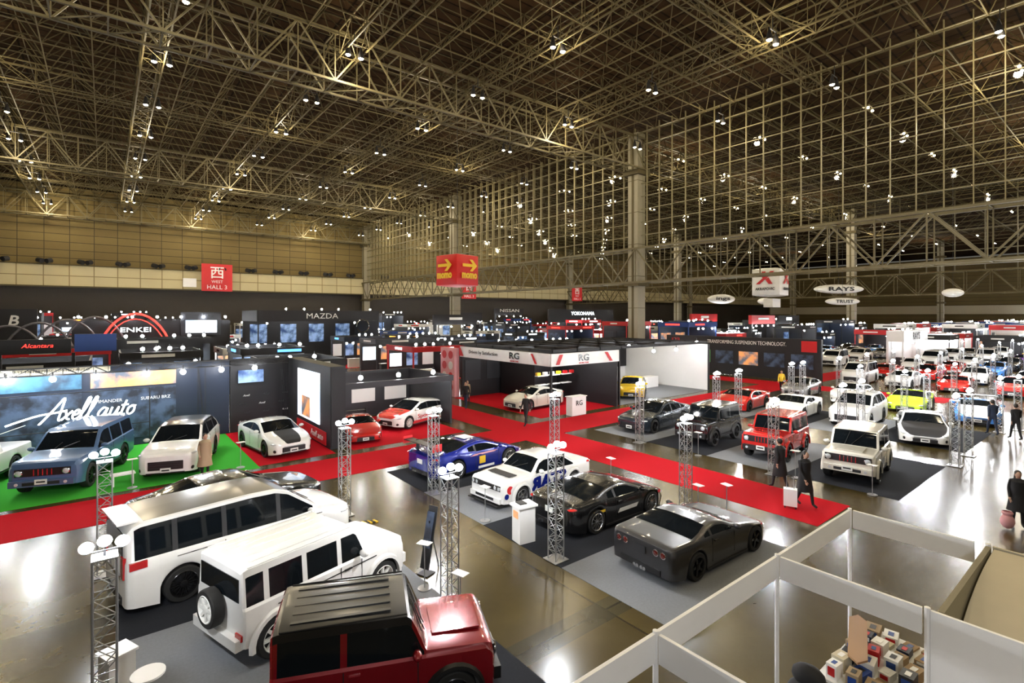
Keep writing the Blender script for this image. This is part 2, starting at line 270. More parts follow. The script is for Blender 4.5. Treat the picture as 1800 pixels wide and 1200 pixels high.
# ---------------------------------------------------------------- cars
def pl(k,x):
    if x<=k[0][0]: return k[0][1]
    for (a,b),(c,d) in zip(k,k[1:]):
        if x<=c: return b+(d-b)*(x-a)/max(1e-6,c-a)
    return k[-1][1]
def smv(k,x,s): return sum(pl(k,x+o*s)*w for o,w in((-1,1),(-.5,2),(0,2),(.5,2),(1,1)))/8
SPEC=dict(
 van=dict(L=4.95,W=1.86,ax=(.95,3.95),r=.37,g=.13,top=[(0,.72),(.04,1.0),(.4,1.12),(.95,1.2),(1.7,1.74),(2.0,1.84),(2.6,1.87),(4.7,1.85),(4.88,1.78),(4.95,1.6)],belt=[(0,.85),(1,1.05),(4.95,1.12)],ws=(.97,1.72),rg=(9,9),sg=(1.1,4.8),pil=(1.95,3.15,4.1),fw=.72,Rf=.45,rw=.88,Rr=.16,tum=.12,sm=.05,rwin=(1.22,1.66),cr=.035,rooft=9),
 jimny5=dict(L=3.6,W=1.64,ax=(.62,3.02),r=.37,g=.32,top=[(0,.95),(.02,1.07),(.1,1.11),(1.03,1.14),(1.05,1.15),(1.24,1.62),(1.31,1.7),(3.5,1.72),(3.58,1.70),(3.6,1.66)],belt=[(0,.88),(.1,1.04),(3.6,1.07)],ws=(1.05,1.28),rg=(9,9),sg=(1.08,3.54),pil=(1.68,2.44,3.18),fw=.93,Rf=.08,rw=.96,Rr=.05,tum=.07,sm=.012,rwin=(1.15,1.54),box=1),
 jimny3=dict(L=3.4,W=1.66,ax=(.66,2.91),r=.37,g=.32,top=[(0,.95),(.02,1.07),(.1,1.11),(1.09,1.14),(1.11,1.15),(1.31,1.62),(1.38,1.7),(3.3,1.72),(3.38,1.70),(3.4,1.66)],belt=[(0,.88),(.1,1.04),(3.4,1.07)],ws=(1.11,1.35),rg=(9,9),sg=(1.14,3.3),pil=(2.36,),fw=.93,Rf=.08,rw=.96,Rr=.05,tum=.07,sm=.012,rwin=(1.15,1.54),box=1),
 cruiser=dict(L=4.9,W=1.98,ax=(.92,3.77),r=.41,g=.32,top=[(0,.95),(.04,1.14),(.2,1.2),(1.4,1.26),(2.0,1.78),(2.25,1.87),(4.6,1.87),(4.82,1.78),(4.9,1.6)],belt=[(0,1.0),(1.3,1.17),(4.9,1.22)],ws=(1.42,2.05),rg=(9,9),sg=(1.55,4.7),pil=(2.7,3.7),fw=.82,Rf=.25,rw=.9,Rr=.15,tum=.18,sm=.04,rwin=(1.28,1.65),box=1),
 suv=dict(L=4.74,W=1.86,ax=(.92,3.61),r=.38,g=.22,top=[(0,.82),(.04,1.0),(.35,1.1),(1.2,1.18),(2.0,1.66),(2.5,1.75),(3.8,1.72),(4.5,1.3),(4.68,1.18),(4.74,1.0)],belt=[(0,.92),(1.2,1.1),(4.2,1.18),(4.74,1.08)],ws=(1.22,2.0),rg=(3.95,4.5),sg=(1.4,4.2),pil=(2.55,3.5),fw=.68,Rf=.45,rw=.8,Rr=.35,tum=.26,sm=.08),
 sedan=dict(L=4.92,W=1.84,ax=(.95,3.8),r=.36,g=.17,top=[(0,.6),(.05,.76),(.5,.86),(1.35,.97),(2.2,1.38),(2.7,1.43),(3.4,1.38),(4.3,1.08),(4.82,1.03),(4.92,.9)],belt=[(0,.7),(1.3,.9),(4.2,.98),(4.92,.92)],ws=(1.38,2.2),rg=(3.45,4.25),sg=(1.55,4.0),pil=(2.65,3.6),fw=.6,Rf=.6,rw=.7,Rr=.45,tum=.38,sm=.1),
 coupe=dict(L=4.26,W=1.79,ax=(.85,3.43),r=.34,g=.14,top=[(0,.55),(.05,.68),(.5,.84),(1.2,.97),(1.95,1.3),(2.4,1.36),(2.95,1.31),(3.8,1.05),(4.18,1.02),(4.26,.9)],belt=[(0,.6),(.6,.78),(1.2,.88),(3.4,.96),(4.26,.92)],ws=(1.2,1.95),rg=(3.0,3.78),sg=(1.4,3.4),pil=(2.5,),fw=.62,Rf=.6,rw=.72,Rr=.4,tum=.38,sm=.1,fl=.04),
 hako=dict(L=4.4,W=1.68,ax=(.8,3.36),r=.31,g=.13,top=[(0,.62),(.02,.76),(.08,.85),(1.35,.92),(1.8,1.29),(2.05,1.36),(2.95,1.33),(3.5,.97),(4.33,.92),(4.4,.84)],belt=[(0,.72),(.1,.8),(1.35,.86),(4.4,.84)],ws=(1.38,1.86),rg=(3.0,3.46),sg=(1.55,3.4),pil=(2.5,),fw=.9,Rf=.12,rw=.9,Rr=.12,tum=.34,sm=.04,fl=.05),
 supercar=dict(L=4.5,W=1.96,ax=(.95,3.55),r=.35,g=.1,top=[(0,.42),(.04,.52),(.6,.74),(1.15,.9),(2.0,1.19),(2.4,1.23),(3.0,1.17),(4.2,.98),(4.43,.97),(4.5,.85)],belt=[(0,.48),(.7,.74),(1.2,.82),(2.6,.84),(3.5,.95),(4.5,.88)],ws=(1.2,2.0),rg=(2.9,3.9),sg=(1.4,3.0),pil=(2.65,),fw=.55,Rf=.75,rw=.75,Rr=.4,tum=.5,sm=.1,fl=.06),
 vette=dict(L=4.56,W=1.92,ax=(.92,3.6),r=.34,g=.13,top=[(0,.45),(.05,.54),(.6,.74),(1.65,.9),(2.3,1.16),(2.65,1.21),(3.05,1.17),(3.7,1.0),(4.48,.97),(4.56,.9)],belt=[(0,.48),(.8,.76),(1.6,.84),(3.6,.95),(4.56,.93)],ws=(1.68,2.3),rg=(3.0,3.7),sg=(1.85,3.25),pil=(2.95,),fw=.55,Rf=.8,rw=.84,Rr=.25,tum=.5,sm=.07,fl=.04),
 hatch=dict(L=4.4,W=1.86,ax=(.9,3.6),r=.34,g=.16,top=[(0,.58),(.05,.76),(.4,.88),(1.15,.98),(2.05,1.38),(2.6,1.43),(3.6,1.33),(4.25,1.02),(4.4,.88)],belt=[(0,.66),(1.15,.9),(4.4,.94)],ws=(1.18,2.05),rg=(3.65,4.2),sg=(1.35,4.0),pil=(2.5,3.4),fw=.62,Rf=.55,rw=.78,Rr=.3,tum=.34,sm=.09,fl=.03),
 porsche=dict(L=4.55,W=1.88,ax=(.95,3.42),r=.35,g=.11,top=[(0,.42),(.05,.52),(.5,.72),(1.2,.9),(2.0,1.24),(2.4,1.28),(3.0,1.22),(4.2,.9),(4.55,.72)],belt=[(0,.5),(.8,.78),(3.4,.88),(4.55,.72)],ws=(1.25,2.0),rg=(3.05,3.85),sg=(1.4,3.35),pil=(2.55,),fw=.55,Rf=.6,rw=.65,Rr=.5,tum=.42,sm=.1,fl=.05),
 pickup=dict(L=5.2,W=1.86,ax=(.95,4.05),r=.4,g=.35,top=[(0,.95),(.04,1.1),(.3,1.16),(1.4,1.22),(2.0,1.72),(2.3,1.8),(3.2,1.78),(3.35,1.2),(5.15,1.16),(5.2,1.1)],belt=[(0,1.0),(1.3,1.14),(5.2,1.14)],ws=(1.42,2.05),rg=(3.2,3.36),sg=(1.55,3.1),pil=(2.4,),fw=.82,Rf=.25,rw=.92,Rr=.1,tum=.18,sm=.04,box=1),
)
WC={}
def wheelmesh(r,w,style,rm):
    key=(r,w,style,rm.name)
    if key in WC: return WC[key]
    t=MB(); My=Matrix.Rotation(rad(-90),3,'X')
    t.lathe([(r*.70,-w/2),(r*.93,-w/2),(r*.985,-w*.42),(r,-w*.3),(r,w*.3),(r*.985,w*.42),(r*.93,w/2),(r*.70,w/2)],rubber,28,My)
    b=MB(); b.lathe([(r*.70,-w/2),(r*.72,w*.5),(r*.69,w*.5+.008),(r*.64,w*.38),(r*.60,w*.05),(.01,w*.02)],rm,28,My)
    b.lathe([(r*.6,w*.1),(.01,w*.1)],blackm,20,My)
    n={'five':5,'ten':10,'mesh':14,'steel':8}[style]; wd={'five':.075,'ten':.035,'mesh':.022,'steel':.07}[style]
    for i in range(n):
        a=2*math.pi*i/n; q=Matrix.Rotation(a,3,'Y')
        vs=[q@Vector(v) for v in((.03,w*.42,-wd/2),(.03,w*.42,wd/2),(r*.67,w*.46,wd*.35),(r*.67,w*.46,-wd*.35),(.03,w*.2,-wd/2),(.03,w*.2,wd/2),(r*.67,w*.25,wd*.35),(r*.67,w*.25,-wd*.35))]
        b.add(vs,[(0,1,2,3),(0,3,7,4),(1,5,6,2)],rm)
    b.lathe([(.075,w*.3),(.075,w*.47),(.05,w*.5),(.001,w*.5)],rm,12,My)
    WC[key]=(t.mesh('wheel'),b.mesh('rim')); return WC[key]
def car(spec,pt,x,y,hd,label,roof=None,rim=silverrim,style='five',lod=1,wing=0,flare=None,spare=None,stripe=None,tail='lens',front='wide',hood=None,group=None,cat='car',sc=1,wingm=None,ribs=0):
    S=SPEC[spec]; L=S['L'];W=S['W'];r=S['r'];g=S['g'];Ra=r+.06
    root=mk('car',None,(x,y,.012),rad(hd),label=label,cat=cat,group=group); root.scale=(sc,sc,sc)
    step=.07 if lod==1 else .14
    st=set([0,.03,L-.03,L]+[i*step for i in range(1,int(L/step)+1)])
    for a in S['ax']:
        for q in(-1,-.97,-.9,-.78,-.6,-.35,0,.35,.6,.78,.9,.97,1): st.add(a+q*Ra*.999)
        st.add(a-Ra*1.002); st.add(a+Ra*1.002)
    for z in S['ws']+S['rg']+S['sg']: st.add(z)
    for p in S['pil']: st.add(p-.05); st.add(p+.05)
    st=sorted(s for s in st if 0<=s<=L); st=[s for i,s in enumerate(st) if i==0 or s-st[i-1]>.0012]
    V=[];NR=12
    def half(d):
        zt=smv(S['top'],d,S['sm']); zs=min(smv(S['belt'],d,S['sm']),zt-.03)
        e=1
        if d<S['Rf']: t=1-d/S['Rf']; e=S['fw']+(1-S['fw'])*math.sqrt(max(0,1-t*t))
        if L-d<S['Rr']: t=1-(L-d)/S['Rr']; e=min(e,S['rw']+(1-S['rw'])*math.sqrt(max(0,1-t*t)))
        w=W/2*e
        for a in S['ax']: w+=S.get('fl',0)*math.exp(-((d-a)/.42)**2)*e
        zb=g+.07*max(0,1-d/.5)+.1*max(0,1-(L-d)/.6)
        for a in S['ax']:
            if abs(d-a)<Ra: zb=max(zb,r+math.sqrt(Ra*Ra-(d-a)**2)*1.0)
        return zt,zs,w,zb
    for d in st:
        zt,zs,w,zb=half(d); X=L/2-d
        zb=min(zb,zs-.06); ze0=zt-zs; cr=min(S.get('cr',.07 if not S.get('box') else .03),ze0*.45); ze=zt-cr
        we=w-.06-S['tum']*max(0,ze-zs)
        p6=(w-.045,zs+.012 if ze-zs>.03 else zs+.3*(ze-zs)); p8=(we,ze); ln=max(.001,math.hypot(p8[0]-p6[0],p8[1]-p6[1])); t=max(.4,1-(.07 if not S.get('box') else .12)/ln)
        p7=(p6[0]+(p8[0]-p6[0])*t,p6[1]+(p8[1]-p6[1])*t)
        lo=min(zb,g+.05); h=zs-lo
        z3=max(zb+.03,lo+h*.32); z4=max(z3+.01,lo+h*.66)
        z5=max(z4+.005,zs-.03)
        pts=[(0,zb),(w*.6,zb),(w-.015,zb),(w,z3),(w+.004,z4),(w-.012,z5),p6,p7,p8,(we-.07,ze+cr*.45),(we*.5,zt-cr*.1),(0,zt)]
        V.append([(X,a,z) for a,z in pts])
    verts=[];idx={}
    for s,ring in enumerate(V):
        for k,p in enumerate(ring):
            for sd in(1,-1):
                if p[1]==0 and sd==-1: idx[s,k,-1]=idx[s,k,1]; continue
                idx[s,k,sd]=len(verts); verts.append((p[0],sd*p[1],p[2]))
    G={}
    def addf(gn,f,m): G.setdefault(gn,[]).append((f,m))
    rm=roof or pt
    for s in range(len(V)-1):
        dm=(st[s]+st[s+1])/2; hz=V[s][8][2]-V[s][6][2]; hz2=V[s+1][8][2]-V[s+1][6][2]
        for k in range(NR-1):
            for sd in(1,-1):
                f=(idx[s,k,sd],idx[s+1,k,sd],idx[s+1,k+1,sd],idx[s,k+1,sd])
                if len(set(f))<3: continue
                gn,m='body',pt
                if k<2: m=blackm
                elif k==6 and S['sg'][0]<dm<S['sg'][1] and min(hz,hz2)>.1:
                    if any(abs(dm-p)<.05 for p in S['pil']): m=blackm if not S.get('box') else pt
                    else: gn,m='side_window'+('L' if sd>0 else 'R'),glass
                elif k>=9 and S['ws'][0]<dm<S['ws'][1]: gn,m='windshield',glass
                elif k>=9 and S['rg'][0]<dm<S['rg'][1]: gn,m='rear_window',glass
                elif k>=S.get('rooft',7) and S['ws'][1]-.02<dm<min(S['rg'][0],L-.02) and dm<L-(.02 if S.get('rooft',7)==7 else .3):
                    if roof: gn,m='roof',rm
                elif k>=9 and dm<S['ws'][0]:
                    if hood: m=hood
                    elif stripe and k==10: m=stripe
                addf(gn,f,m)
    for s in(0,len(V)-1):
        for k in range(NR-1): addf('body',(idx[s,k,1],idx[s,k+1,1],idx[s,k+1,-1],idx[s,k,-1]),pt if k>1 else blackm)
    for gn,fl in G.items():
        b=MB(); mp={}
        for f,m in fl:
            ff=[]
            for i in f:
                if i not in mp: mp[i]=len(b.v); b.v.append(verts[i])
                if mp[i] not in ff: ff.append(mp[i])
            if len(ff)<3: continue
            b.f.append(tuple(ff)); b.m.append(b.mi(m)); b.s.append(True)
        n='side_window' if gn.startswith('side') else gn
        me=b.mesh(n,40 if not S.get('box') else 22); mk(n,me,(0,0,0),0,root)
    tw=.24
    for a in S['ax']:
        zt,zs,w,zb=half(a+.0)
        ty=w-tw/2-.005+(.03 if flare else 0)
        tm,rmn=wheelmesh(r,tw,style,rim)
        for sd in(1,-1):
            o=mk('wheel',tm,(L/2-a,sd*ty,r),0 if sd>0 else math.pi,root); mk('rim',rmn,(0,0,0),0,o)
    if flare:
        for a in S['ax']:
            w=half(a)[2]
            for sd in(1,-1):
                b=MB(); vs=[];n=14
                for i in range(n+1):
                    t=math.pi*i/n*1.1-.05*math.pi
                    for rr,yy in((Ra-.01,-.02),(Ra-.01,.065),(Ra+.05,.06),(Ra+.08,0)): vs.append((L/2-a-rr*math.cos(t),sd*(w+yy),r+rr*math.sin(t)))
                b.add(vs,[(i*4+j,i*4+j+1,i*4+j+5,i*4+j+4) for i in range(n) for j in range(3)],flare,True); b.obj('fender_flare',parent=root)
    fz=pl(S['belt'],.1); zt0=pl(S['top'],.02); wf=W/2*S['fw']; F=L/2; H=max(z for _,z in S['top'])
    gz=g+.07
    if front=='wide':
        b=MB(); b.box((F,0,(gz+zt0)/2-.04),(.03,wf*1.75,(zt0-gz)*.5),blackpl)
        for i in range(4): b.box((F+.014,0,gz+.12+i*(zt0-gz)*.13),(.012,wf*1.6,.012),darkg)
        b.obj('grille',parent=root)
        b=MB(); b.box((F-.02,0,g+.08),(.12,wf*1.9,.035),blackpl); b.obj('front_splitter',parent=root)
        for sd in(1,-1):
            dd=.26 if S['Rf']>.3 else .05
            b=MB(); b.ball((F-dd,sd*(half(dd)[2]-.15),fz-.02 if not S.get('box') else fz-.12),(.2,.17,.055),hlamp,10,rz=-sd*rad(38)); b.obj('headlight',parent=root)
            b=MB(); b.ball((F-.16,sd*(half(.16)[2]-.08),gz+.12),(.1,.09,.1),blackpl,8,rz=-sd*rad(38)); b.obj('side_intake',parent=root)
    elif front in('round','slot'):
        b=MB(); b.box((F+.005,0,zt0-.19),(.03,wf*1.85,.24),blackpl)
        for i in range(5): b.box((F+.024,(i-2)*.12,zt0-.19),(.012,.03,.2),chrome if front=='slot' else pt)
        b.obj('grille',parent=root)
        for sd in(1,-1):
            b=MB(); Mx=Matrix.Rotation(rad(90),3,'Y'); b.lathe([(.105,0),(.11,.045),(.09,.055)],chrome,16,Mx,(F,sd*wf*.78,zt0-.19)); b.lathe([(.09,.05),(.05,.065),(.001,.07)],hlamp,16,Mx,(F,sd*wf*.78,zt0-.19)); b.obj('headlight',parent=root)
        b=MB(); b.box((F+.05,0,g+.2),(.16,W*.88,.2),blackpl if front=='round' else pt); b.box((F+.13,0,g+.2),(.02,W*.5,.1),blackm); b.obj('front_bumper',parent=root)
        for sd in(1,-1):
            b=MB(); b.tube((F+.12,sd*W*.33,g+.2),(F+.145,sd*W*.33,g+.2),.05,hlamp,12); b.obj('fog_light',parent=root)
    elif front=='twin':
        b=MB(); b.box((F+.0,0,zt0-.1),(.03,wf*1.85,.17),blackpl); b.obj('grille',parent=root)
        Mx=Matrix.Rotation(rad(90),3,'Y')
        for sd in(1,-1):
            for q in(.62,.86):
                b=MB(); b.lathe([(.07,0),(.075,.03),(.06,.035)],chrome,14,Mx,(F,sd*wf*q,zt0-.1)); b.lathe([(.06,.03),(.001,.045)],hlamp,14,Mx,(F,sd*wf*q,zt0-.1)); b.obj('headlight',parent=root)
        b=MB(); b.box((F+.0,0,.28),(.16,wf*2,.16),pt); b.box((F+.06,0,.3),(.06,wf*1.2,.08),blackm); b.box((F+.03,0,.14),(.3,wf*2,.025),blackpl); b.obj('front_bumper',parent=root)
    b=MB(); pz=g+.25 if S.get('box') else gz+.1
    b.box((F+.145 if front in('round','slot') else F+.03,0,pz),(.012,.33,.165),plate); b.box((F+.152 if front in('round','slot') else F+.038,0,pz),(.004,.24,.05),blackm); b.obj('number_plate',parent=root)
    B=-L/2; wr=W/2*S['rw']; bz=pl(S['belt'],L)
    if 'rwin' in S:
        z0,z1=S['rwin']; b=MB(); b.box((B-.004,0,(z0+z1)/2),(.02,wr*1.65,z1-z0),glass); b.obj('rear_window',parent=root)
    if tail=='lens':
        for sd in(1,-1):
            b=MB()
            if spec=='van':
                b.box((B+.02,sd*(wr-.1),1.0),(.1,.2,.42),redlens); b.box((B+.2,sd*(W/2-.03),1.04),(.3,.1,.14),redlens)
            elif S.get('box'): b.box((B-.01,sd*(wr-.12),g+.27),(.04,.2,.1),redlens)
            else: b.ball((B+.14,sd*(half(L-.14)[2]-.12),bz-.04),(.15,.16,.05),redlens,10,rz=sd*rad(30))
            b.obj('tail_light',parent=root)
    elif tail=='quad':
        Mx=Matrix.Rotation(rad(-90),3,'Y')
        for q in(-.84,-.58,.58,.84):
            b=MB(); b.lathe([(.085,-.02),(.085,.012),(.065,.016)],chrome,16,Mx,(B,q*wr,bz-.17)); b.lathe([(.065,.012),(.001,.02)],darklens,16,Mx,(B,q*wr,bz-.17)); b.obj('tail_light',parent=root)
    if S.get('box'):
        b=MB(); b.box((B-.04,0,g+.16),(.14,W*.9,.18),pt if spec!='pickup' else blackpl); b.obj('rear_bumper',parent=root)
    elif lod==1:
        b=MB(); b.box((B,0,g+.18),(.05,wr*1.5,.14),blackpl)
        for q in((-.45,-.3,.3,.45) if tail!='quad' else (-.16,-.06,.06,.16)): b.tube((B+.1,q*wr*1.2,g+.14),(B-.05,q*wr*1.2,g+.14),.045,chrome,12)
        b.obj('rear_diffuser',parent=root)
        b=MB(); b.box((B-.02,0,bz-.22),(.012,.33,.165),plate if tail!='quad' else blackm); b.obj('number_plate',parent=root)
    if spare is not None:
        tm,rmn=wheelmesh(.33,.2,'steel',spare); o=mk('spare_wheel',tm,(B-.13,.05,.92),math.pi/2,root); mk('rim',rmn,(0,0,0),0,o)
    mz=pl(S['belt'],S['sg'][0]+.15)+.1; mxp=F-S['sg'][0]-.12; wm=half(S['sg'][0]+.12)[2]
    for sd in(1,-1):
        b=MB(); b.ball((mxp,sd*(wm+.09),mz),(.075,.115,.075),pt,10); b.tube((mxp,sd*(wm-.08),mz-.05),(mxp,sd*(wm+.06),mz-.03),.022,blackpl); b.obj('wing_mirror',parent=root)
    if lod==1:
        for p in ([S['sg'][0]+.1]+list(S['pil']))[:3]:
            zt,zs,w,_=half(p)
            for sd in(1,-1):
                b=MB(); b.box((F-p,sd*(w+.001),(g+.12+zs)/2),(.014,.008,zs-g-.2),blackm); b.obj('door_seam',parent=root)
        for p in list(S['pil'])[:2]:
            w=half(p-.15)[2]
            for sd in(1,-1):
                b=MB(); b.box((F-p+.16,sd*(w+.012),pl(S['belt'],p)-.12),(.17,.03,.03),pt if spec!='jimny5' else blackpl); b.obj('door_handle',parent=root)
        b=MB()
        for sd in(-1,1): b.tube((F-S['ws'][0]+.02,sd*.1-.2,pl(S['top'],S['ws'][0])+.02),(F-S['ws'][0]-.2,sd*.25+.1,pl(S['top'],S['ws'][0]+.2)+.02),.009,blackpl,5)
        b.obj('wiper',parent=root)
    if S.get('box') and lod==1:
        wr2=W/2-.06-S['tum']*(H-pl(S['belt'],2))-.02
        for sd in(1,-1):
            b=MB(); b.tube((F-S['ws'][1]-.05,sd*(wr2),H-.018),(B+.12,sd*wr2,H-.018),.014,rm,6); b.obj('rain_gutter',parent=root)
            b=MB(); b.box((0,sd*(W/2-.02),g+.06),(S['ax'][1]-S['ax'][0]-2*Ra,.08,.08),blackpl); b.obj('side_sill',parent=root)
        b=MB(); b.box((F-.58,0,zt0+.07),(.8,W*.5,.035),pt); b.obj('bonnet_bulge',parent=root)
        if ribs:
            x1=F-S['ws'][1]-.3; x0=B+.25; b=MB()
            for i in range(5): b.box(((x0+x1)/2,(i-2)*wr2*.36,H-.006),(x1-x0,.07,.014),rm)
            b.obj('roof_ribs',parent=root)
    elif lod==1:
        for sd in(1,-1):
            b=MB(); b.box((F-(S['ax'][0]+S['ax'][1])/2,sd*(W/2),g+.03),(S['ax'][1]-S['ax'][0]-2*Ra,.05,.05),blackpl if spec!='van' else pt); b.obj('side_skirt',parent=root)
    if spec=='van':
        b=MB(); b.box((B+.08,0,H-.03),(.36,W*.72,.035),pt); b.obj('roof_spoiler',parent=root)
    if wing:
        b=MB(); zd=bz+.02; hz=wing
        b.box((B+.08,0,zd+hz),(.36,W*.98,.03),blackpl)
        for sd in(1,-1):
            b.box((B+.08,sd*W*.49,zd+hz-.03),(.4,.02,.26),wingm or blackpl); b.box((B+.18,sd*W*.22,zd+hz/2),(.14,.02,hz+.08),blackpl)
        b.obj('rear_wing',parent=root)
    return root
def decal(par,pts,m,loc,face,name='sticker'):
    M3=ROT[face].to_3x3(); b=MB(); b.add([M3@Vector((x,y,0)) for x,y in pts],[tuple(range(len(pts)))],m); return b.obj(name,loc,0,par)
def rect(w,h,sk=0): return [(-w/2,-h/2),(w/2,-h/2),(w/2+sk,h/2),(-w/2+sk,h/2)]
c=car
c('jimny3',P['red'],3.5,7.6,-23,'dark red boxy off-road car with gloss black roof',roof=roofblack,rim=blackrim,flare=blackpl,front='round',sc=.93,ribs=1)
car_jw=c('jimny5',P['white'],3.3,10.75,17,'white five-door boxy off-road car with rear spare wheel',rim=whiterim,style='steel',flare=P['white'],front='slot',spare=whiterim,ribs=1)
for sd in(-1,1):
    b=MB(); b.box((-.1,sd*.827,.93),(2.2,.006,.02),blackm); b.obj('pinstripe',parent=car_jw)
car_al=c('van',P['white'],2.6,13.85,10,'white luxury minivan with black roof panel and chrome sill',roof=roofblack,rim=blackrim,style='mesh')
b=MB()
for sd in(-1,1): b.box((0,sd*.935,.3),(2.1,.012,.03),chrome); b.box((0,sd*.928,1.0),(3.2,.012,.02),chrome)
b.obj('chrome_sill',parent=car_al)
b=MB(); b.box((-2.5,0,.78),(.03,1.2,.07),chrome); b.obj('tailgate_trim',parent=car_al)
c('sedan',P['black'],2.9,16.9,8,'glossy black sedan reflecting the hall lamps',rim=blackrim,style='ten')
bl=c('supercar',P['blue'],11.3,17.0,5,'blue racing coupe with tall rear wing and stickers',rim=silverrim,style='ten',wing=.42,wingm=redm)
decal(bl,rect(.3,.28),yellowm,(-.1,-1.0,.52),'S'); decal(bl,rect(1.2,.06,.2),pinkm,(-.1,-1.0,.75),'S'); decal(bl,rect(.5,.12),white,(-1.9,-.95,.6),'S'); decal(bl,rect(.8,.09),white,(.1,-1.0,.25),'S')
b=MB(); b.box((-.2,0,1.235),(.5,.6,.01),white); b.obj('roof_sticker',parent=bl)
hk=c('hako',P['white'],11.6,13.4,184,'white vintage racing coupe with blue lettering and sponsor stickers',rim=silverrim,style='five',front='twin',flare=P['white'],sc=.96)
text('STAR',(.1,.875,.57),.46,P['blue'],'N',hk,width=1.8,bold=.05,mirror=True); text('PERFORMANCE',(.2,.875,.27),.1,P['blue'],'N',hk,width=1.1)
b=MB(); Mx=Matrix.Rotation(rad(-90),3,'X'); b.lathe([(.13,.0),(.13,.012),(.001,.013)],redm,18,Mx,(1.9,.845,.6)); b.obj('round_sticker',parent=hk)
b=MB(); b.lathe([(.09,.0),(.09,.012),(.001,.013)],P['blue'],18,Mx,(2.05,.85,.42)); b.obj('round_sticker',parent=hk)
b=MB(); b.box((1.5,0,.905),(.35,1.1,.012),blackm); b.obj('bonnet_sticker',parent=hk)
kb=c('supercar',P['black'],11.8,10.5,0,'gloss black widebody sports car with stickers',rim=silverrim,style='ten',sc=.94)
decal(kb,rect(.9,.12,.1),white,(.1,-1.0,.45),'S'); decal(kb,rect(.5,.08),yellowm,(-1.2,-1.03,.62),'S')
c('vette',P['grey'],11.75,7.3,-2,'satin dark grey coupe with four round tail lights',rim=blackrim,tail='quad',style='five',sc=.93)
c('cruiser',P['steel'],-.75,25.1,-110,'blue-grey large off-road car on green carpet',rim=blackrim,style='ten',front='slot')
c('suv',P['white'],2.5,24.6,-109,'white crossover with black roof and grille on green carpet',rim=blackrim,style='mesh',roof=roofblack)
c('coupe',P['white'],6.0,24.9,-82,'white sports coupe with black bonnet stripes on red carpet',rim=blackrim,style='ten',stripe=blackm)
c('pickup',P['white'],-3.9,25.6,-110,'white pickup truck on green carpet',rim=blackrim,style='five',front='slot',sc=.95)
hc=c('hatch',P['white'],13.5,25.9,200,'white hatchback with red bonnet and sponsor stickers',rim=whiterim,style='ten',hood=P['orange'],sc=.95)
text('Spoon',(0,.945,.55),.3,redm,'N',hc,width=1.2); decal(hc,rect(2.6,.16,.2),redm,(-.2,.945,.3),'N')
c('supercar',P['orange'],9.9,24.9,260,'low red racing car at the stand',rim=blackrim,style='ten',wing=.2,sc=.85)
c('coupe',P['cream'],22.2,25.6,185,'pearl white coupe inside black stand',rim=silverrim,style='ten')
c('hatch',P['yellow'],31.2,24.6,215,'yellow compact hatchback at white stand',rim=blackrim)
c('sedan',P['dark'],23.4,16.9,184,'slate grey sedan with black grille',rim=blackrim,style='ten')
c('jimny3',P['black'],22.9,13.5,184,'black boxy off-road car on charcoal carpet',rim=blackrim,flare=blackpl,front='round')
c('jimny3',P['orange'],22.9,10.3,186,'red boxy off-road car with black flares and hood',rim=blackrim,flare=P['orange'],front='round')
c('jimny3',P['cream'],22.5,7.1,188,'white boxy off-road car with roof lamps',rim=blackrim,flare=P['cream'],front='slot')
c('porsche',P['white'],31.6,7.2,196,'white sports car with black bonnet and wing',rim=blackrim,style='ten',wing=.25,hood=blackm)
c('suv',P['white'],33.2,10.4,184,'white crossover beside show cars',lod=2,rim=blackrim)
c('supercar',P['white'],32.8,13.7,184,'white low supercar on grey carpet',rim=blackrim,style='ten')
c('supercar',P['orange'],32.8,16.9,184,'red low supercar on grey carpet',rim=blackrim,style='ten')
c('supercar',P['lime'],41,9.9,186,'lime green supercar on bare floor',rim=blackrim,lod=2)
c('vette',P['sky'],39.3,6.4,190,'blue and white racing car',rim=blackrim,lod=2,wing=.25,hood=P['white'])
c('porsche',P['white'],41.5,13.4,186,'white sports car on bare floor',rim=blackrim,lod=2)
c('coupe',P['silver'],41.5,16.8,186,'silver coupe on bare floor',rim=blackrim,lod=2)
far=[('supercar','green'),('suv','white'),('porsche','purple'),('coupe','white'),('sedan','sky'),('hatch','orange'),('coupe','silver'),('supercar','yellow'),('van','white'),('sedan','black'),('vette','orange'),('hatch','white')]
n=0
for X in(53.5,61,70,78.5,88,97):
    for Y in(3.0,6.5,10.0,13.4,16.7,24.5,28.2,32):
        if (abs(X-53.5)<1 and Y>18): continue
        s,pc=far[(n*5+n//8)%12]; n+=1
        c(s,P[pc],X,Y,183+R.uniform(-5,5),pc.replace('sky','sky blue')+' show car parked in a row',rim=blackrim,lod=2,group='rows of distant show cars')
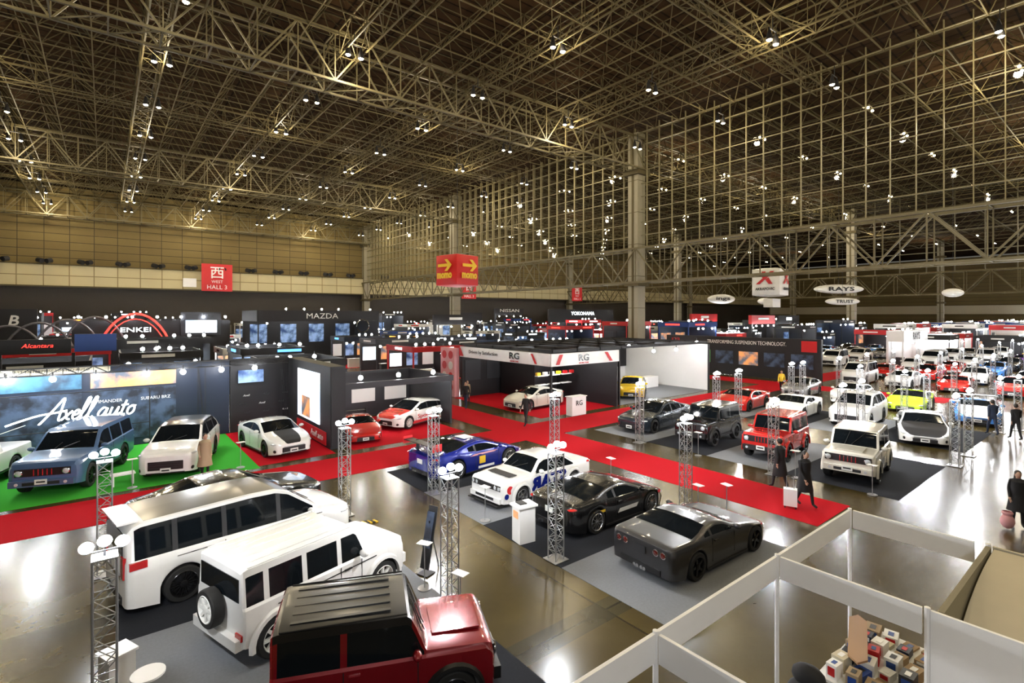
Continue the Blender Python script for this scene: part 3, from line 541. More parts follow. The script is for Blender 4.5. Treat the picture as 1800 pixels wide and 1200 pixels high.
# ---------------------------------------------------------------- lattice lamp towers
tb=MB(); h=2.6; q=.135
for a in(-q,q):
    for d in(-q,q): tb.tube((a,d,0),(a,d,h),.016,alu,6)
nb=10
for i in range(nb):
    z0=h*i/nb;z1=h*(i+1)/nb
    C=[(-q,-q),(q,-q),(q,q),(-q,q)]
    for k in range(4):
        p,r2=C[k],C[(k+1)%4]
        if i%2: p,r2=r2,p
        tb.tube((*p,z0),(*r2,z1),.009,alu,5,cap=False); tb.tube((*p,z1),(*r2,z1),.007,alu,4,cap=False)
TM=tb.mesh('lattice')
pb=MB(); pb.box((0,0,.008),(.46,.46,.016),alu); PM=pb.mesh('base_plate')
ub=MB(); ub.box((0,0,0),(.3,.3,.02),alu); ub.tube((0,0,0),(0,0,.1),.015,blackm); ub.tube((-.2,0,.09),(.2,0,.09),.012,blackm); UM=ub.mesh('top_bracket')
lb=MB(); lb.tube((0,0,-.06),(0,0,.0),.012,blackm); lb.lathe([(.001,-.09),(.03,-.085),(.045,-.05)],blackm,12); LM=lb.mesh('spotlight')
lg=MB(); lg.ball((0,0,0),(.085,.085,.075),spotb,12); LGM=lg.mesh('lens')
def tower(x,y,light=True,rz=0,e=130):
    o=mk('lighting_tower',TM,(x,y,.012),rz,label='aluminium lattice lighting tower with bright spotlights on top',cat='lighting tower',group='lattice lighting towers')
    mk('base_plate',PM,(0,0,0),0,o); mk('top_bracket',UM,(0,0,2.61),0,o)
    for dx in(-.2,0,.2):
        s=mk('spotlight',LM,(dx,-.04,2.79+.05*(dx==0)),0,o); mk('lens',LGM,(0,0,0),0,s)
    if light:
        l=bpy.data.lights.new('tower_light','POINT'); l.energy=e; l.color=(.95,.97,1); l.shadow_soft_size=.06; mk('tower_light',l,(0,-.02,3.02),0,o)
for x in(0,5.65,8.7,14.3):
    for y in(9.2,15.2): tower(x,y,e=290)
for x in(19.8,26.6,29,36):
    for y in(5.0,9.0,15.2):
        if x==19.8 and y==5: continue
        tower(x,y,light=(x in(19.8,29) or y==9),e=340)
for x in(37.5,44,50,57,65,74,84,93):
    for y in(4.5,8.3,11.7,15.1): tower(x,y,light=(y==8.3 and x!=44),e=1100)
# ---------------------------------------------------------------- booths
spm=MB(); spm.ball((0,0,0),(.12,.12,.12),spotb,8); spm.tube((0,0,.1),(0,0,.3),.03,blackm); SPM=spm.mesh('spot_lamp')
def booth(x0,x1,y0,y1,h,wm,fm,txt,tm,cm,label,th=.5,fh=.8,lamps=3,posters=2,pm=None,postm=None,group=None,tw=None,counter=True,name='exhibition_stand',light=0,logo=False):
    cx,cy=(x0+x1)/2,(y0+y1)/2; w=x1-x0; d=y1-y0
    o=mk(name,None,(cx,cy,0),0,label=label,cat='exhibition stand',group=group)
    if cm: bx('carpet',(0,0,.012),(w,d,.01),cm,o)
    bx('back_wall',(0,d/2-.05,h/2+.01),(w,.1,h),wm,o); bx('side_wall',(w/2-.05,-.05,h/2+.01),(.1,d-.12,h),wm,o)
    pm2=postm or fm
    for sx,sy in((-1,-1),(1,-1),(-1,1)): bx('post',(sx*(w/2-.06),sy*(d/2-.06)-(.1 if sy>0 else 0),h/2+.01),(.12,.12,h),pm2,o)
    if fh:
        bx('fascia',(0,-d/2-.03,h-fh/2),(w+.1,.1,fh),fm,o); bx('fascia',(-w/2-.03,.02,h-fh/2),(.1,d-.1,fh),fm,o)
    if txt: text(txt,(0,-d/2-.1,h-fh/2),th,tm,'S',o,width=tw)
    if logo:
        lx=R.uniform(-w*.25,w*.25); lw=R.uniform(1.2,2.2)
        bx('logo_panel',(lx,-d/2-.09,h-fh/2),(lw,.02,th*.5),tm,o); bx('logo_panel',(-w/2-.09,0,h-fh/2),(.02,lw,th*.5),tm,o)
    for i in range(posters):
        pw=min(2.2,w/posters*.7); px=-w/2+(i+.5)*w/posters
        bx('poster',(px,d/2-.13,h*.52),(pw,.03,h*.4),(pm or R.choice([scr1,scr2,scr2,scr4,scr3,white,darkg])),o)
    if counter:
        b=MB(); b.box((0,0,.5),(1.6,.5,1.0),R.choice([white,blackm,darkg])); b.box((0,0,1.02),(1.7,.6,.04),white); b.obj('counter',(-w/2+1.5,-d/2+.7,.018),0,o)
    for i in range(lamps):
        mk('spot_lamp',SPM,(-w/2+(i+.5)*w/lamps,-d/2+.3,h-fh-.25 if R.random()<.4 else h+.2),0,o)
    if light:
        l=bpy.data.lights.new('stand_light','POINT'); l.energy=light; l.shadow_soft_size=.3; l.color=(.93,.96,1); mk('stand_light',l,(0,-d/4,h-.5),0,o)
    return o
st=mk('exhibition_stand',None,(-2,29.7,0),0,label='navy display wall with poster prints, lamp truss and side wall',cat='exhibition stand')
bx('back_wall',(-2,0,1.86),(18,.2,3.7),navy,st); bx('top_board',(-3.8,-.14,3.62),(12,.06,.3),cream,st)
text('FIRST ENTERPRISE LIMITED AUTO',(.2,-.2,3.64),.12,blackm,'S',st)
bx('poster',(-2.2,-.13,3.1),(6.8,.04,.65),scr5,st); bx('poster',(3.1,-.13,3.1),(3.2,.04,.7),scr1,st)
bx('poster',(-2.2,-.13,1.5),(6.8,.04,2.3),scr3,st); bx('poster',(3.1,-.13,1.5),(3.2,.04,2.3),scr3,st)
text('SUBARU BRZ',(3.9,-.18,2.15),.14,white,'S',st); text('COMMANDER',(2.0,-.18,2.15),.14,white,'S',st)
for x in(-3.2,-1.2): mk('spot_lamp',SPM,(x,-.4,3.35),0,st)
st2=mk('exhibition_stand',None,(6.1,29.7,0),0,label='black logo wall with bright display side panel',cat='exhibition stand')
bx('back_wall',(.9,0,1.86),(3.9,.2,3.7),blackm,st2); bx('television',(-.1,-.2,2.85),(1.2,.06,.65),scr2,st2)
for i in range(4):
    for j in range(4): text('Axell',(-.5+i*.95+.2*(j%2),-.12,.5+j*.45),.1,white if (i+j)%3==0 else darkg,'S',st2,shear=.3)
bx('side_wall',(2.15,-3.4,1.86),(.7,6.6,3.7),blackm,st2); bx('light_panel',(1.78,-3.6,2.1),(.05,3.4,2.4),scr4,st2); bx('picture',(1.75,-3.3,1.5),(.02,1.3,1.0),scr1,st2); bx('red_panel',(1.77,-4.0,.4),(.05,4.4,.6),redm,st2)
text('Axell auto',(1.73,-5.0,.42),.3,white,'W',st2,shear=.3)
bx('end_panel',(2.15,-6.73,1.86),(.62,.04,3.5),blackm,st2)
tr=mk('lighting_truss',None,(-1.5,25.2,0),0,label='black goal-post lighting truss above the cars',cat='lighting truss')
b=MB(); boxtruss(b,(-10,3.75,3.5),(9.2,3.75,3.5),.3,.3,.5,.018,blackm); b.obj('beam',parent=tr)
for x in(-3.9,5.2,9.0):
    b=MB(); boxtruss(b,(x-.15,3.75,0),(x+.15,3.75,0),.3,3.5,.3,.02,blackm); b.obj('post',parent=tr)
for x in(-7,-4.6,-2.9,-1.6,-.2,1.2,3,4.4,6,7.5): mk('spot_lamp',SPM,(x,3.45,3.35),0,tr)
for x in(-5,-.5,4.5):
    l=bpy.data.lights.new('truss_light','POINT'); l.energy=260; l.shadow_soft_size=.2; l.color=(.9,.95,1); mk('truss_light',l,(x,.8,3.7),0,tr)
ns=mk('neon_sign',None,(-.5,28.45,0),0,label='glowing white script neon sign on thin black frame',cat='neon sign')
strokes=[[(0,-.2),(.15,-.1),(.9,1.2),(1.45,2.2),(1.5,1.2),(1.5,.1),(1.65,0)],[(-2.6,-.1),(-1.6,.25),(-.2,.65),(1.2,.8),(2,.95)],[(1.75,.85),(1.95,.8),(2.2,.1),(2.45,.05)],[(2.5,.85),(2.1,.4),(1.75,.0)],
 [(2.6,.4),(3.0,.5),(3.1,.8),(2.9,.92),(2.65,.6),(2.65,.2),(2.85,0),(3.2,.2),(3.6,1.2),(3.72,2.0),(3.55,2.05),(3.4,1.3),(3.35,.3),(3.5,0),(3.8,.2),(4.2,1.2),(4.32,2.0),(4.15,2.05),(4.0,1.3),(3.95,.3),(4.1,0),(4.4,.15)],
 [(5.5,.75),(5.2,.92),(4.9,.6),(4.85,.2),(5.05,0),(5.35,.25),(5.55,.85),(5.5,.2),(5.65,0),(5.85,.2)],[(5.95,.88),(5.9,.25),(6.05,0),(6.35,.2),(6.55,.88),(6.5,.2),(6.65,0),(6.85,.25)],
 [(7.1,1.5),(6.95,.3),(7.1,0),(7.3,.1)],[(6.75,1.0),(7.4,1.05)],[(7.8,.9),(7.5,.65),(7.5,.2),(7.75,0),(8.05,.25),(8.05,.7),(7.8,.9),(8.15,.85)]]
b=MB(); k=.38
for s in strokes:
    pts=[]
    for i in range(len(s)-1):
        p0=s[max(0,i-1)];p1=s[i];p2=s[i+1];p3=s[min(len(s)-1,i+2)]
        for t in(0,.33,.66):
            pts.append(tuple(.5*(2*p1[a]+(p2[a]-p0[a])*t+(2*p0[a]-5*p1[a]+4*p2[a]-p3[a])*t*t+(3*p1[a]-p0[a]-3*p2[a]+p3[a])*t**3) for a in(0,1)))
    pts.append(s[-1]); pts=[((x+y*.3-4.2)*k,0,1.65+y*k*1.1) for x,y in pts]
    for p,q2 in zip(pts,pts[1:]): b.tube(p,q2,.036,glow,6)
b.obj('lettering',(0,-.06,0),0,ns)
b=MB()
for x in(-2.9,2.1): b.tube((x,0,0.01),(x,0,2.75),.025,blackm)
for z in(1.2,2.75): b.tube((-2.9,0,z),(2.1,0,z),.02,blackm)
b.obj('frame',parent=ns)
booth(9.0,15.2,24.5,29.6,2.7,darkg,darkg,None,redm,None,'grey and white racing parts stand',th=.3,fh=.3,posters=3,pm=white,lamps=3,light=90,counter=False)
rg=booth(20.6,26.6,22.2,32,3.75,blackm,white,None,redm,None,'large black corner stand with white printed fascia boards',fh=.75,lamps=0,posters=3,pm=darkg,counter=False,postm=blackm,light=260)
text('RG',(-.3,-4.99,3.42),.42,P['black'],'S',rg,width=.9,bold=.02); text('RACING GEAR',(-.3,-4.99,3.1),.09,redm,'S',rg)
text('Driven by Satisfaction',(-3.14,1.9,3.4),.32,P['black'],'W',rg,width=3.4); text('RG',(-3.14,-1.6,3.45),.42,P['black'],'W',rg,width=1.0,bold=.02); text('RACING GEAR',(-3.14,-1.6,3.1),.09,redm,'W',rg)
decal(rg,[(-.4,-.3),(.2,-.3),(-.2,.3),(-.4,.3)],redm,(-3.14,4.5,3.38),'W','red_stripe'); decal(rg,[(.3,-.3),(.5,-.3),(.1,.3),(-.1,.3)],redm,(-3.14,-3.3,3.38),'W','red_stripe')
decal(rg,[(.5,-.3),(.8,-.3),(.3,.3),(.0,.3)],redm,(1.6,-5.0,3.38),'S','red_stripe'); decal(rg,[(-.5,-.3),(-.2,-.3),(.1,.3),(-.2,.3)],redm,(-2.2,-5.0,3.38),'S','red_stripe')
b=MB(); b.box((0,0,0),(2.2,4,3.3),blackm); b.obj('storage_room',(1.6,2.6,1.7),0,rg)
for i in range(3):
    bx('shelf',(-.8+i*1.1,-1.6,2.0),(.9,.35,.05),white,rg); bx('shelf',(-.8+i*1.1,-1.6,1.4),(.9,.35,.05),white,rg)
for j in range(6): bx('product_box',(-1.1+j*.62,-1.6,2.13),(.3,.2,.2),R.choice([redm,white,yellowm]),rg)
b=MB(); b.box((0,0,.55),(1.2,.5,1.1),white); b.box((0,0,1.12),(1.3,.6,.04),white); o=b.obj('reception_counter',(22.4,21.9,.012),0,label='white reception counter with black letters',cat='counter'); text('RG',(0,-.27,.75),.3,P['black'],'S',o)
b=MB()
for i in range(9): b.box((i*2.1-8.4,0,0),(.1,9.8,.18),blackm)
for j in range(6): b.box((0,j*1.95-4.85,.0),(17,.1,.18),blackm)
b.obj('ceiling_grid',(29.1,27.1,3.9),label='black open grid canopy over the stands',cat='canopy')
ps=mk('pillar_sign',None,(20.4,33.2,0),0,label='pink poster column with round printed motifs',cat='sign')
b=MB(); b.box((0,0,1.8),(.4,2.0,3.6),pinkm); b.obj('panel',(0,0,.01),0,ps)
for i in range(4):
    for j in(-1,1):
        b=MB(); b.tube((-.22,j*.45,0),(-.2,j*.45,0),.3,redm if (i+j)%3 else white,20); b.obj('round_print',(0,0,3.1-i*.8),0,ps)
ws=booth(27.0,38.2,22.4,31,3.7,white,blackm,None,white,lightcarpet,'white walled stand with large dark screen',fh=.0,lamps=4,posters=0,counter=False,postm=blackm,light=420)
bx('screen',(3.3,4.1,2.3),(4.4,.08,1.9),blackm,ws); bx('low_display',(2.2,0,.45),(4,.8,.9),white,ws)
ss=mk('exhibition_stand',None,(50,26.5,0),0,label='long black stand wall with printed slogan and posters',cat='exhibition stand')
bx('wall',(0,0,1.95),(.3,16,3.85),blackm,ss); text('TRANSFORMING SUSPENSION TECHNOLOGY.',(-.17,-1.0,3.35),.36,white,'W',ss,width=8)
for i,m in enumerate((scr3,scr3,scr1,scr3,greenm,scr2)): bx('poster',(-.18,-6.4+i*2.5,1.8),(.05,1.9,1.3),m,ss)
bx('sign_board',(-.18,-7.0,3.2),(.06,1.3,1.0),redm,ss); text('KYB',(-.17,6.8,3.4),.4,redm,'W',ss)
mz=booth(15,31,70,79,6.7,blackm,blackm,'MAZDA',white,darkcarpet,'tall black stand with white illuminated lettering',th=.7,fh=1.4,lamps=7,posters=4,pm=scr2,tw=4.2,light=600)
b=MB(); b.lathe([(.85,0),(.95,.05),(.85,.1)],chrome,24,Matrix.Rotation(rad(90),3,'X')); b.obj('wing_emblem',(5.6,-4.62,4.6),0,mz)
ar=mk('exhibition_stand',None,(2.1,60,0),0,label='dark stand with glowing red arch and curved ribs',cat='exhibition stand')
bx('back_wall',(2,2.5,2.8),(13,.3,5.5),blackm,ar); text('ENKEI',(0.2,-.3,4.7),.42,glow,'S',ar,width=2.3)
def arch(w,h,r,m,loc,par,n=20):
    b=MB(); pts=[(math.cos(math.pi*i/n)*w/2,0,math.sin(math.pi*i/n)*h) for i in range(n+1)]
    for p,q2 in zip(pts,pts[1:]): b.tube(p,q2,r,m,8)
    b.obj('arch',loc,0,par)
arch(6.4,6.2,.09,glowr,(.2,-.1,0),ar); arch(5.8,5.7,.04,glowr,(.2,.4,0),ar)
archm=mat('arch_grey',(.2,.2,.23),.4,.4)
for i in range(4): arch(5.6,5.9-.25*i,.1,archm,(-2.8-1.9*i,.8,0),ar)
bx('sign_panel',(5.8,2.2,5.2),(3.6,.2,2.4),darkg,ar); bx('light_box',(5.8,2.0,4.9),(2.8,.1,1.3),scr4,ar)
for i in range(7): mk('spot_lamp',SPM,(-4+i*2,2,5.9),0,ar)
tb2=mk('exhibition_stand',None,(-6.2,60,0),0,label='black tyre maker stand with white letter emblem',cat='exhibition stand')
bx('back_wall',(-2,2,3.3),(7,.3,6.6),blackm,tb2); text('B',(0,1.8,5.6),.9,white,'S',tb2,shear=.2,bold=.02)
hs=mk('exhibition_stand',None,(-1.5,38.5,0),0,label='black stand header with glowing red script and blue board',cat='exhibition stand')
bx('header',(-1.5,0,4.3),(3.0,.3,.8),blackm,hs); bx('blue_board',(1.1,0,4.45),(1.9,.3,1.0),bluem,hs); text('Alcantara',(-1.4,-.18,4.35),.22,glowr,'S',hs,width=1.3,shear=.3)
for x in(-2.9,.1,2.0): bx('post',(x,0,1.95),(.15,.15,3.9),blackm,hs)
heads=((78.6,100,7.0,9,1.6,blackm,'NISSAN',white,.75,6),(90,86,6.0,22,3.0,blackm,'YOKOHAMA',glow,.8,8),(63,94,5.8,6,1.8,blackm,None,white,.8,4.5),(100,60,5.6,10,1.6,redm,None,white,1,5),(112,48,5.2,10,1.8,blackm,None,glow,1.1,4),(44,70,5.4,8,1.6,blackm,None,white,.8,4),(84,40,5.4,8,1.4,redm,None,white,.6,6))
for (X,Y,z,w,h2,bm,t,tm,th,tw) in heads:
    o=mk('exhibition_stand',None,(X,Y,0),0,label='tall stand tower with lettered header board',cat='exhibition stand')
    bx('header',(0,0,z),(w,.5,h2),bm,o)
    if t: text(t,(0,-.28,z+h2*.2),th,tm,'S',o,width=tw)
    else: bx('logo_panel',(0,-.28,z+h2*.1),(tw*.6,.03,th*.5),tm,o)
    for sx in(-1,1): bx('post',(sx*(w/2-.3),0,(z-h2/2)/2+.01),(.4,.4,z-h2/2),blackm,o)
    for i in range(4): mk('spot_lamp',SPM,(-w/2+(i+.5)*w/4,-.5,z-h2/2-.3),0,o)
booth(74,84,18.6,20.3,4.2,white,white,'RAYS',blackm,None,'white stand with black lettering',th=.9,fh=1.3,lamps=5,posters=2,pm=white)
def ok(x0,x1,y0,y1):
    Z=[(15.2,18.8,0,76),(44.6,48.4,0,76),(14,32,68,80),(-13,9,57,64),(20,39,21,33.8),(8,16,22,30),(-12,9,20,31),(49,51.5,18,35),(51.5,54.5,39.5,42.5),(51.5,54.5,82,86),(-6,2,37,40),(19,22,31,35)]+[(X-w/2-.5,X+w/2+.5,Y-1,Y+1) for (X,Y,z,w,*_) in heads]
    return not any(x0<b_ and x1>a and y0<d_ and y1>c_ for a,b_,c_,d_ in Z)
n=0
for j,Y in enumerate([33.5,41.5,49.5,57.5,66,74,83,93,104,115]):
    for i in range(10):
        w=R.choice([5,6,7]); x0=-13+i*6.9+R.uniform(-.3,.3); x1=x0+w*.9; y1=Y+R.choice([4.5,5.5])
        if x0<15.2 and x1>15.2: x1=15.1
        if x0>15 and x0<18.8: x0=18.9
        if x1-x0<3 or x1>51.5 or not ok(x0,x1,Y,y1) or x0<Y*-.11-2: continue
        h=R.choice([2.8,3.2,3.6,3.6,4.2]) if Y<80 else R.choice([3.5,4.5,5.5,6.5])
        wm=R.choice([blackm,blackm,darkg,navy,blackm,darkg]); fm=R.choice([blackm,blackm,blackm,redm,white,navy,darkg,bluem])
        tm=R.choice([blackm,redm]) if fm is white else R.choice([white,glow,glowo,white,glowb])
        booth(x0,x1,Y,y1,h,wm,fm,None,tm,R.choice([darkcarpet,redcarpet,lightcarpet]),'exhibition stand with '+('white' if fm is white else 'dark coloured')+' fascia and spotlights',th=.4,fh=.5,lamps=6,posters=R.choice([2,3,3]),group='rows of exhibition stands',counter=(Y<60),light=(380 if (n%3==0) else 0),logo=True); n+=1
for Y in(36,46,58,70,84,98,112):
    for i in range(8):
        x0=57+i*8.2+R.uniform(-.5,.5); x1=x0+R.choice([5.5,6.5]); y1=Y+4.5
        if not ok(x0,x1,Y,y1): continue
        h=R.choice([3,3.6,4.4,5.2]); wm=R.choice([blackm,darkg,blackm,white,navy]); fm=R.choice([blackm,redm,white,blackm,bluem])
        tm=blackm if fm is white else R.choice([white,glow,glowr])
        booth(x0,x1,Y,y1,h,wm,fm,None,tm,R.choice([darkcarpet,lightcarpet]),'stand in neighbouring hall with spotlights on fascia',th=.4,fh=.6,lamps=6,posters=2,group='stands in the neighbouring hall',counter=False,light=(1200 if n%6==0 else 0),logo=True); n+=1
for X in range(103,270,10):
    for Y in(3,12,20,28):
        fm=R.choice([white,white,redm,blackm,bluem])
        booth(X,X+6,Y,Y+5,R.choice([3,3.6,4.5]),R.choice([white,darkg,white]),fm,None,blackm if fm is white else white,lightcarpet,'brightly lit stand in far hall',th=.4,lamps=6,posters=1,group='stands in the far hall',counter=False,light=(1200 if n%9==0 else 0),logo=True); n+=1
# inflatables
def cube_balloon(s,m):
    bm=bmesh.new(); bmesh.ops.create_cube(bm,size=s); bmesh.ops.subdivide_edges(bm,edges=bm.edges[:],cuts=7,use_grid_fill=True)
    for v in bm.verts:
        p=v.co/(s/2); e=sorted([abs(p.x),abs(p.y),abs(p.z)])[1]; v.co=v.co*(1+.12*(1-e*e))
    for f in bm.faces: f.smooth=True
    me=bpy.data.meshes.new('inflatable'); bm.to_mesh(me); bm.free(); me.materials.append(m); me.set_sharp_from_angle(angle=rad(50)); return me
bal=mk('inflatable_cube',cube_balloon(2.8,mat('red_inflatable',(.6,.010,.008),.4)),(26.4,41.6,10.3),rad(-38.5+50),label='red inflatable advertising cube with yellow arrow and lettering',cat='balloon')
for f,loc in(('S',(0,-1.66,-.55)),('W',(-1.66,0,-.55))):
    text('momo',loc,.55,yellowm,f,bal,width=2.0,bold=.05)
    vs=[ROT[f].to_3x3()@Vector((x,y,.0)) for x,y in[(-.9,.14),(.4,.14),(.0,.55),(.4,.55),(1.0,0),(.4,-.55),(.0,-.55),(.4,-.14),(-.9,-.14)]]
    b=MB(); b.add(vs,[(0,1,7,8),(1,2,3,4),(1,4,7),(7,4,5,6)],yellowm); b.obj('arrow_print',(loc[0],loc[1],.42),0,bal)
b=MB(); b.tube((0,0,1.6),(0,0,17.2),.02,blackm,4); b.obj('rope',parent=bal)
whinf=mat('white_inflatable',(.82,.81,.76),.4)
bal=mk('inflatable_cube',cube_balloon(3.0,whinf),(61,28.1,9.9),rad(6),label='white inflatable advertising cube with red logo',cat='balloon')
for f,loc in(('S',(0,-1.76,-.8)),('W',(-1.76,0,-.8))):
    text('AKRAPOVIC',loc,.32,blackm,f,bal,width=2.1,bold=.02)
    for pts in([(-1.0,-.6),(-.55,-.6),(1.05,.85),(.6,.85)],[(-.35,.85),(.1,.85),(.0,.2),(-.3,.1)],[(.05,-.1),(.4,.15),(.85,-.6),(.4,-.6)]): decal(bal,pts,redm,(loc[0],loc[1],.35),f,'emblem')
bx('sign_board',(0,-.2,-2.4),(2.6,1,1.0),whinf,bal)
b=MB(); b.tube((0,0,1.6),(0,0,17.6),.02,blackm,4); b.obj('rope',parent=bal)
def blimp(x,y,z,w,h2,t,lab):
    b=MB(); b.ball((0,0,0),(w/2,h2*.5,h2/2),whinf,18); o=b.obj('inflatable_blimp',(x,y,z),rad(-38.5),label=lab,cat='balloon')
    if t: text(t,(0,-h2*.53,0),h2*.45,blackm,'S',o,width=w*.5,bold=.02)
    b=MB(); b.tube((0,0,h2*.45),(0,0,27.4-z),.02,blackm,4); b.obj('rope',parent=o)
blimp(81.5,28.0,9.8,7.2,1.3,'RAYS','white long inflatable blimp with dark lettering'); blimp(75.8,25.6,7.9,4.6,.95,'TRUST','white oval inflatable with dark lettering')
blimp(66,37,8.3,3.8,1.3,'ings','white oval inflatable with dark lettering'); blimp(88,41.5,8.5,2.4,1.1,None,'small white oval inflatable on rope'); blimp(92,17.5,9.2,3.0,1.2,None,'small white and orange oval inflatable')
def banner(x,y,z,s,lab):
    o=mk('hanging_banner',None,(x,y,z),0,label=lab,cat='banner')
    bx('cloth',(0,0,0),(s,.12,s),redm,o); text('西',(0,-.09,s*.18),s*.42,white,'S',o,bold=.01); text('WEST',(0,-.09,-s*.15),s*.1,white,'S',o); text('HALL 3',(0,-.09,-s*.35),s*.15,white,'S',o)
    b=MB()
    for sx in(-1,1): b.tube((sx*s*.45,0,s/2),(sx*s*.45,0,s/2+2),.03,blackm,4)
    b.obj('cord',parent=o)
banner(18.9,125.5,14.2,5.8,'red hall banner with white lettering on gallery wall')
banner(70,105,12.3,4.2,'red hanging hall banner with white lettering'); banner(118,115,13,4.5,'red hanging hall banner with white lettering')
bx('pictogram_sign',(14,126.5,13),(2.4,.2,1.8),white,label='white restroom pictogram panel on the gallery band',cat='sign')
b=MB(); b.tube((-.9,0,0),(-.3,-.6,-.2),.45,blackm,10); b.tube((.9,0,0),(.3,-.6,-.2),.45,blackm,10); b.box((0,.3,0),(1.6,.6,.3),blackm); SP=b.mesh('wall_speaker')
for i in range(13): mk('wall_speaker',SP,(-20+i*5.7,126.2,16.2),0,label='pair of black horn speakers on gallery edge',cat='speaker',group='gallery speakers')
dm=mat('door_grey',(.12,.11,.09),.5)
for i in range(10): bx('door_%d'%(i+1),(-16+i*7.2,127.6,2.0),(4,.2,4),dm,kind='structure')
# ---------------------------------------------------------------- white partition system in front
ptn=mat('partition_white',(.93,.93,.94),.4,var=.02)
def panel(x0,x1,y0,y1,z0,z1,m=ptn,name='partition_panel',lab='white shell-scheme partition panel'):
    return bx(name,((x0+x1)/2,(y0+y1)/2,(z0+z1)/2),(max(.04,x1-x0),max(.04,y1-y0),z1-z0),m,label=lab,cat='partition')
for (x,y) in((9.95,3.25),(7.25,3.25),(4.5,3.25),(1.75,3.25),(9.95,1.5),(7.25,1.6)):
    b=MB(); b.tube((0,0,0),(0,0,2.72),.03,ptn,8); b.obj('partition_post',(x,y,0),label='white aluminium post of shell-scheme booth',cat='post',group='partition posts')
for x0,x1 in((7.28,9.92),(4.53,7.22),(1.78,4.47)): panel(x0,x1,3.23,3.27,2.4,2.7,name='fascia_board',lab='white fascia board along partition top')
for x in(9.95,7.25,4.5): panel(x-.02,x+.02,1.65,3.2,2.4,2.7,name='fascia_board',lab='white fascia board along partition top')
panel(7.23,7.27,-1.2,1.57,.0,2.7); panel(4.48,4.52,-1.2,1.6,0,2.7)
panel(7.3,9.9,1.46,1.52,0,2.7,mat('shaded_backside',(.26,.23,.15),.7),lab='back of partition wall with shade painted in olive')  # olive tone paints the shade on this wall's back face
b=MB(); vs=[]; n=16
for i in range(n+1):
    t=i/n*math.pi/2
    for y in(1.43,-1.2): vs.append((9.9-2.55*math.sin(t),y,2.68-1.0*(1-math.cos(t))))
b.add(vs,[(2*i,2*i+1,2*i+3,2*i+2) for i in range(n)],cream,True); b.obj('draped_backdrop',label='cream curved backdrop sheet hanging from partition',cat='backdrop')
panel(9.93,9.97,-1.2,1.45,0,2.7,cream,lab='cream partition panel behind backdrop')
tbk=mk('table',None,(8.85,2.35,0),0,label='white display table with blue cloth front and open shelf',cat='table')
bx('table_top',(0,0,.9),(1.9,1.3,.04),white,tbk); bx('shelf',(0,0,.45),(1.8,1.2,.03),white,tbk); bx('cloth_front',(-.94,-.1,.68),(.02,1.1,.4),bluem,tbk)
for sx in(-1,1):
    for sy in(-1,1): bx('leg',(sx*.9,sy*.6,.44),(.04,.04,.88),alu,tbk)
for i in range(35):
    a=R.choice([redm,white,bluem,cream,clothb,white,kraft,white,darkg,kraft,navy]); w=R.uniform(.18,.27)
    b=MB(); hh=R.choice([.03,.06,.1,.15,.2]); b.box((0,0,hh/2),(w,w*.76,hh),a); b.box((0,0,hh+.002),(w*.5,w*.3,.003),R.choice([white,redm,darkg,bluem])); b.box((-w/2-.002,0,hh/2),(.003,w*.5,hh*.6),R.choice([white,redm,bluem]))
    b.obj('product_box',(8.05+(i%7)*.265,1.86+(i//7)*.24,.921),R.uniform(-.2,.2),label='small printed box or paper pad on table',cat='box',group='goods on the table')
b=MB(); b.add([(-.55,-.12,0),(.55,-.12,0),(.7,.0,0),(.55,.12,0),(-.55,.12,0),(-.7,0,0),(-.55,-.12,.03),(.55,-.12,.03),(.7,0,.03),(.55,.12,.03),(-.55,.12,.03),(-.7,0,.03)],[(0,1,2,3,4,5),(6,7,8,9,10,11),(0,1,7,6),(1,2,8,7),(2,3,9,8),(3,4,10,9),(4,5,11,10),(5,0,6,11)],mat('wood_board',(.35,.2,.1),.5)); b.obj('skateboard',(8.9,2.8,1.125),.3,label='wooden deck board lying over boxes',cat='board')
for i in range(6):
    b=MB(); b.ball((0,0,.16),(.13,.12,.16),R.choice([white,clothb,white]),10); b.lathe([(.05,.28),(.03,.33),(.07,.4)],white,8); b.obj('plastic_bag',(8.15+i*.28,2.1+.15*(i%2),.47),0,label='white knotted plastic bag on shelf',cat='bag',group='bags under table')
ch=mk('chair',None,(7.6,3.0,0),0,label='black folding chair with padded jacket over it',cat='chair')
bx('seat',(0,0,.46),(.36,.36,.04),blackm,ch); bx('backrest',(.17,0,.75),(.03,.36,.35),blackm,ch)
for sx in(-1,1):
    for sy in(-1,1): bx('leg',(sx*.15,sy*.15,.22),(.025,.025,.44),alu,ch)
b=MB(); b.ball((.0,0,.72),(.23,.27,.26),clothk,16); b.ball((.05,0,1.0),(.17,.22,.15),clothk,12); b.ball((-.1,.18,.6),(.12,.12,.25),clothk,10); b.obj('jacket',(7.6,3.0,0),0,label='black padded jacket bundled on chair',cat='jacket')
pd=mk('podium',None,(8.75,10.5,.012),rad(-8),label='white brochure podium with small picture and leaflets',cat='podium')
b=MB(); b.box((0,0,.47),(.48,.4,.94),white); b.box((0,0,.96),(.6,.48,.05),white); b.obj('body',parent=pd)
b=MB(); b.box((-.25,0,.74),(.02,.22,.18),scr1); b.obj('picture_panel',parent=pd)
b=MB(); b.box((-.05,.05,1.0),(.2,.26,.03),blackm); b.box((.15,-.1,1.0),(.15,.2,.03),white); b.obj('leaflets',parent=pd)
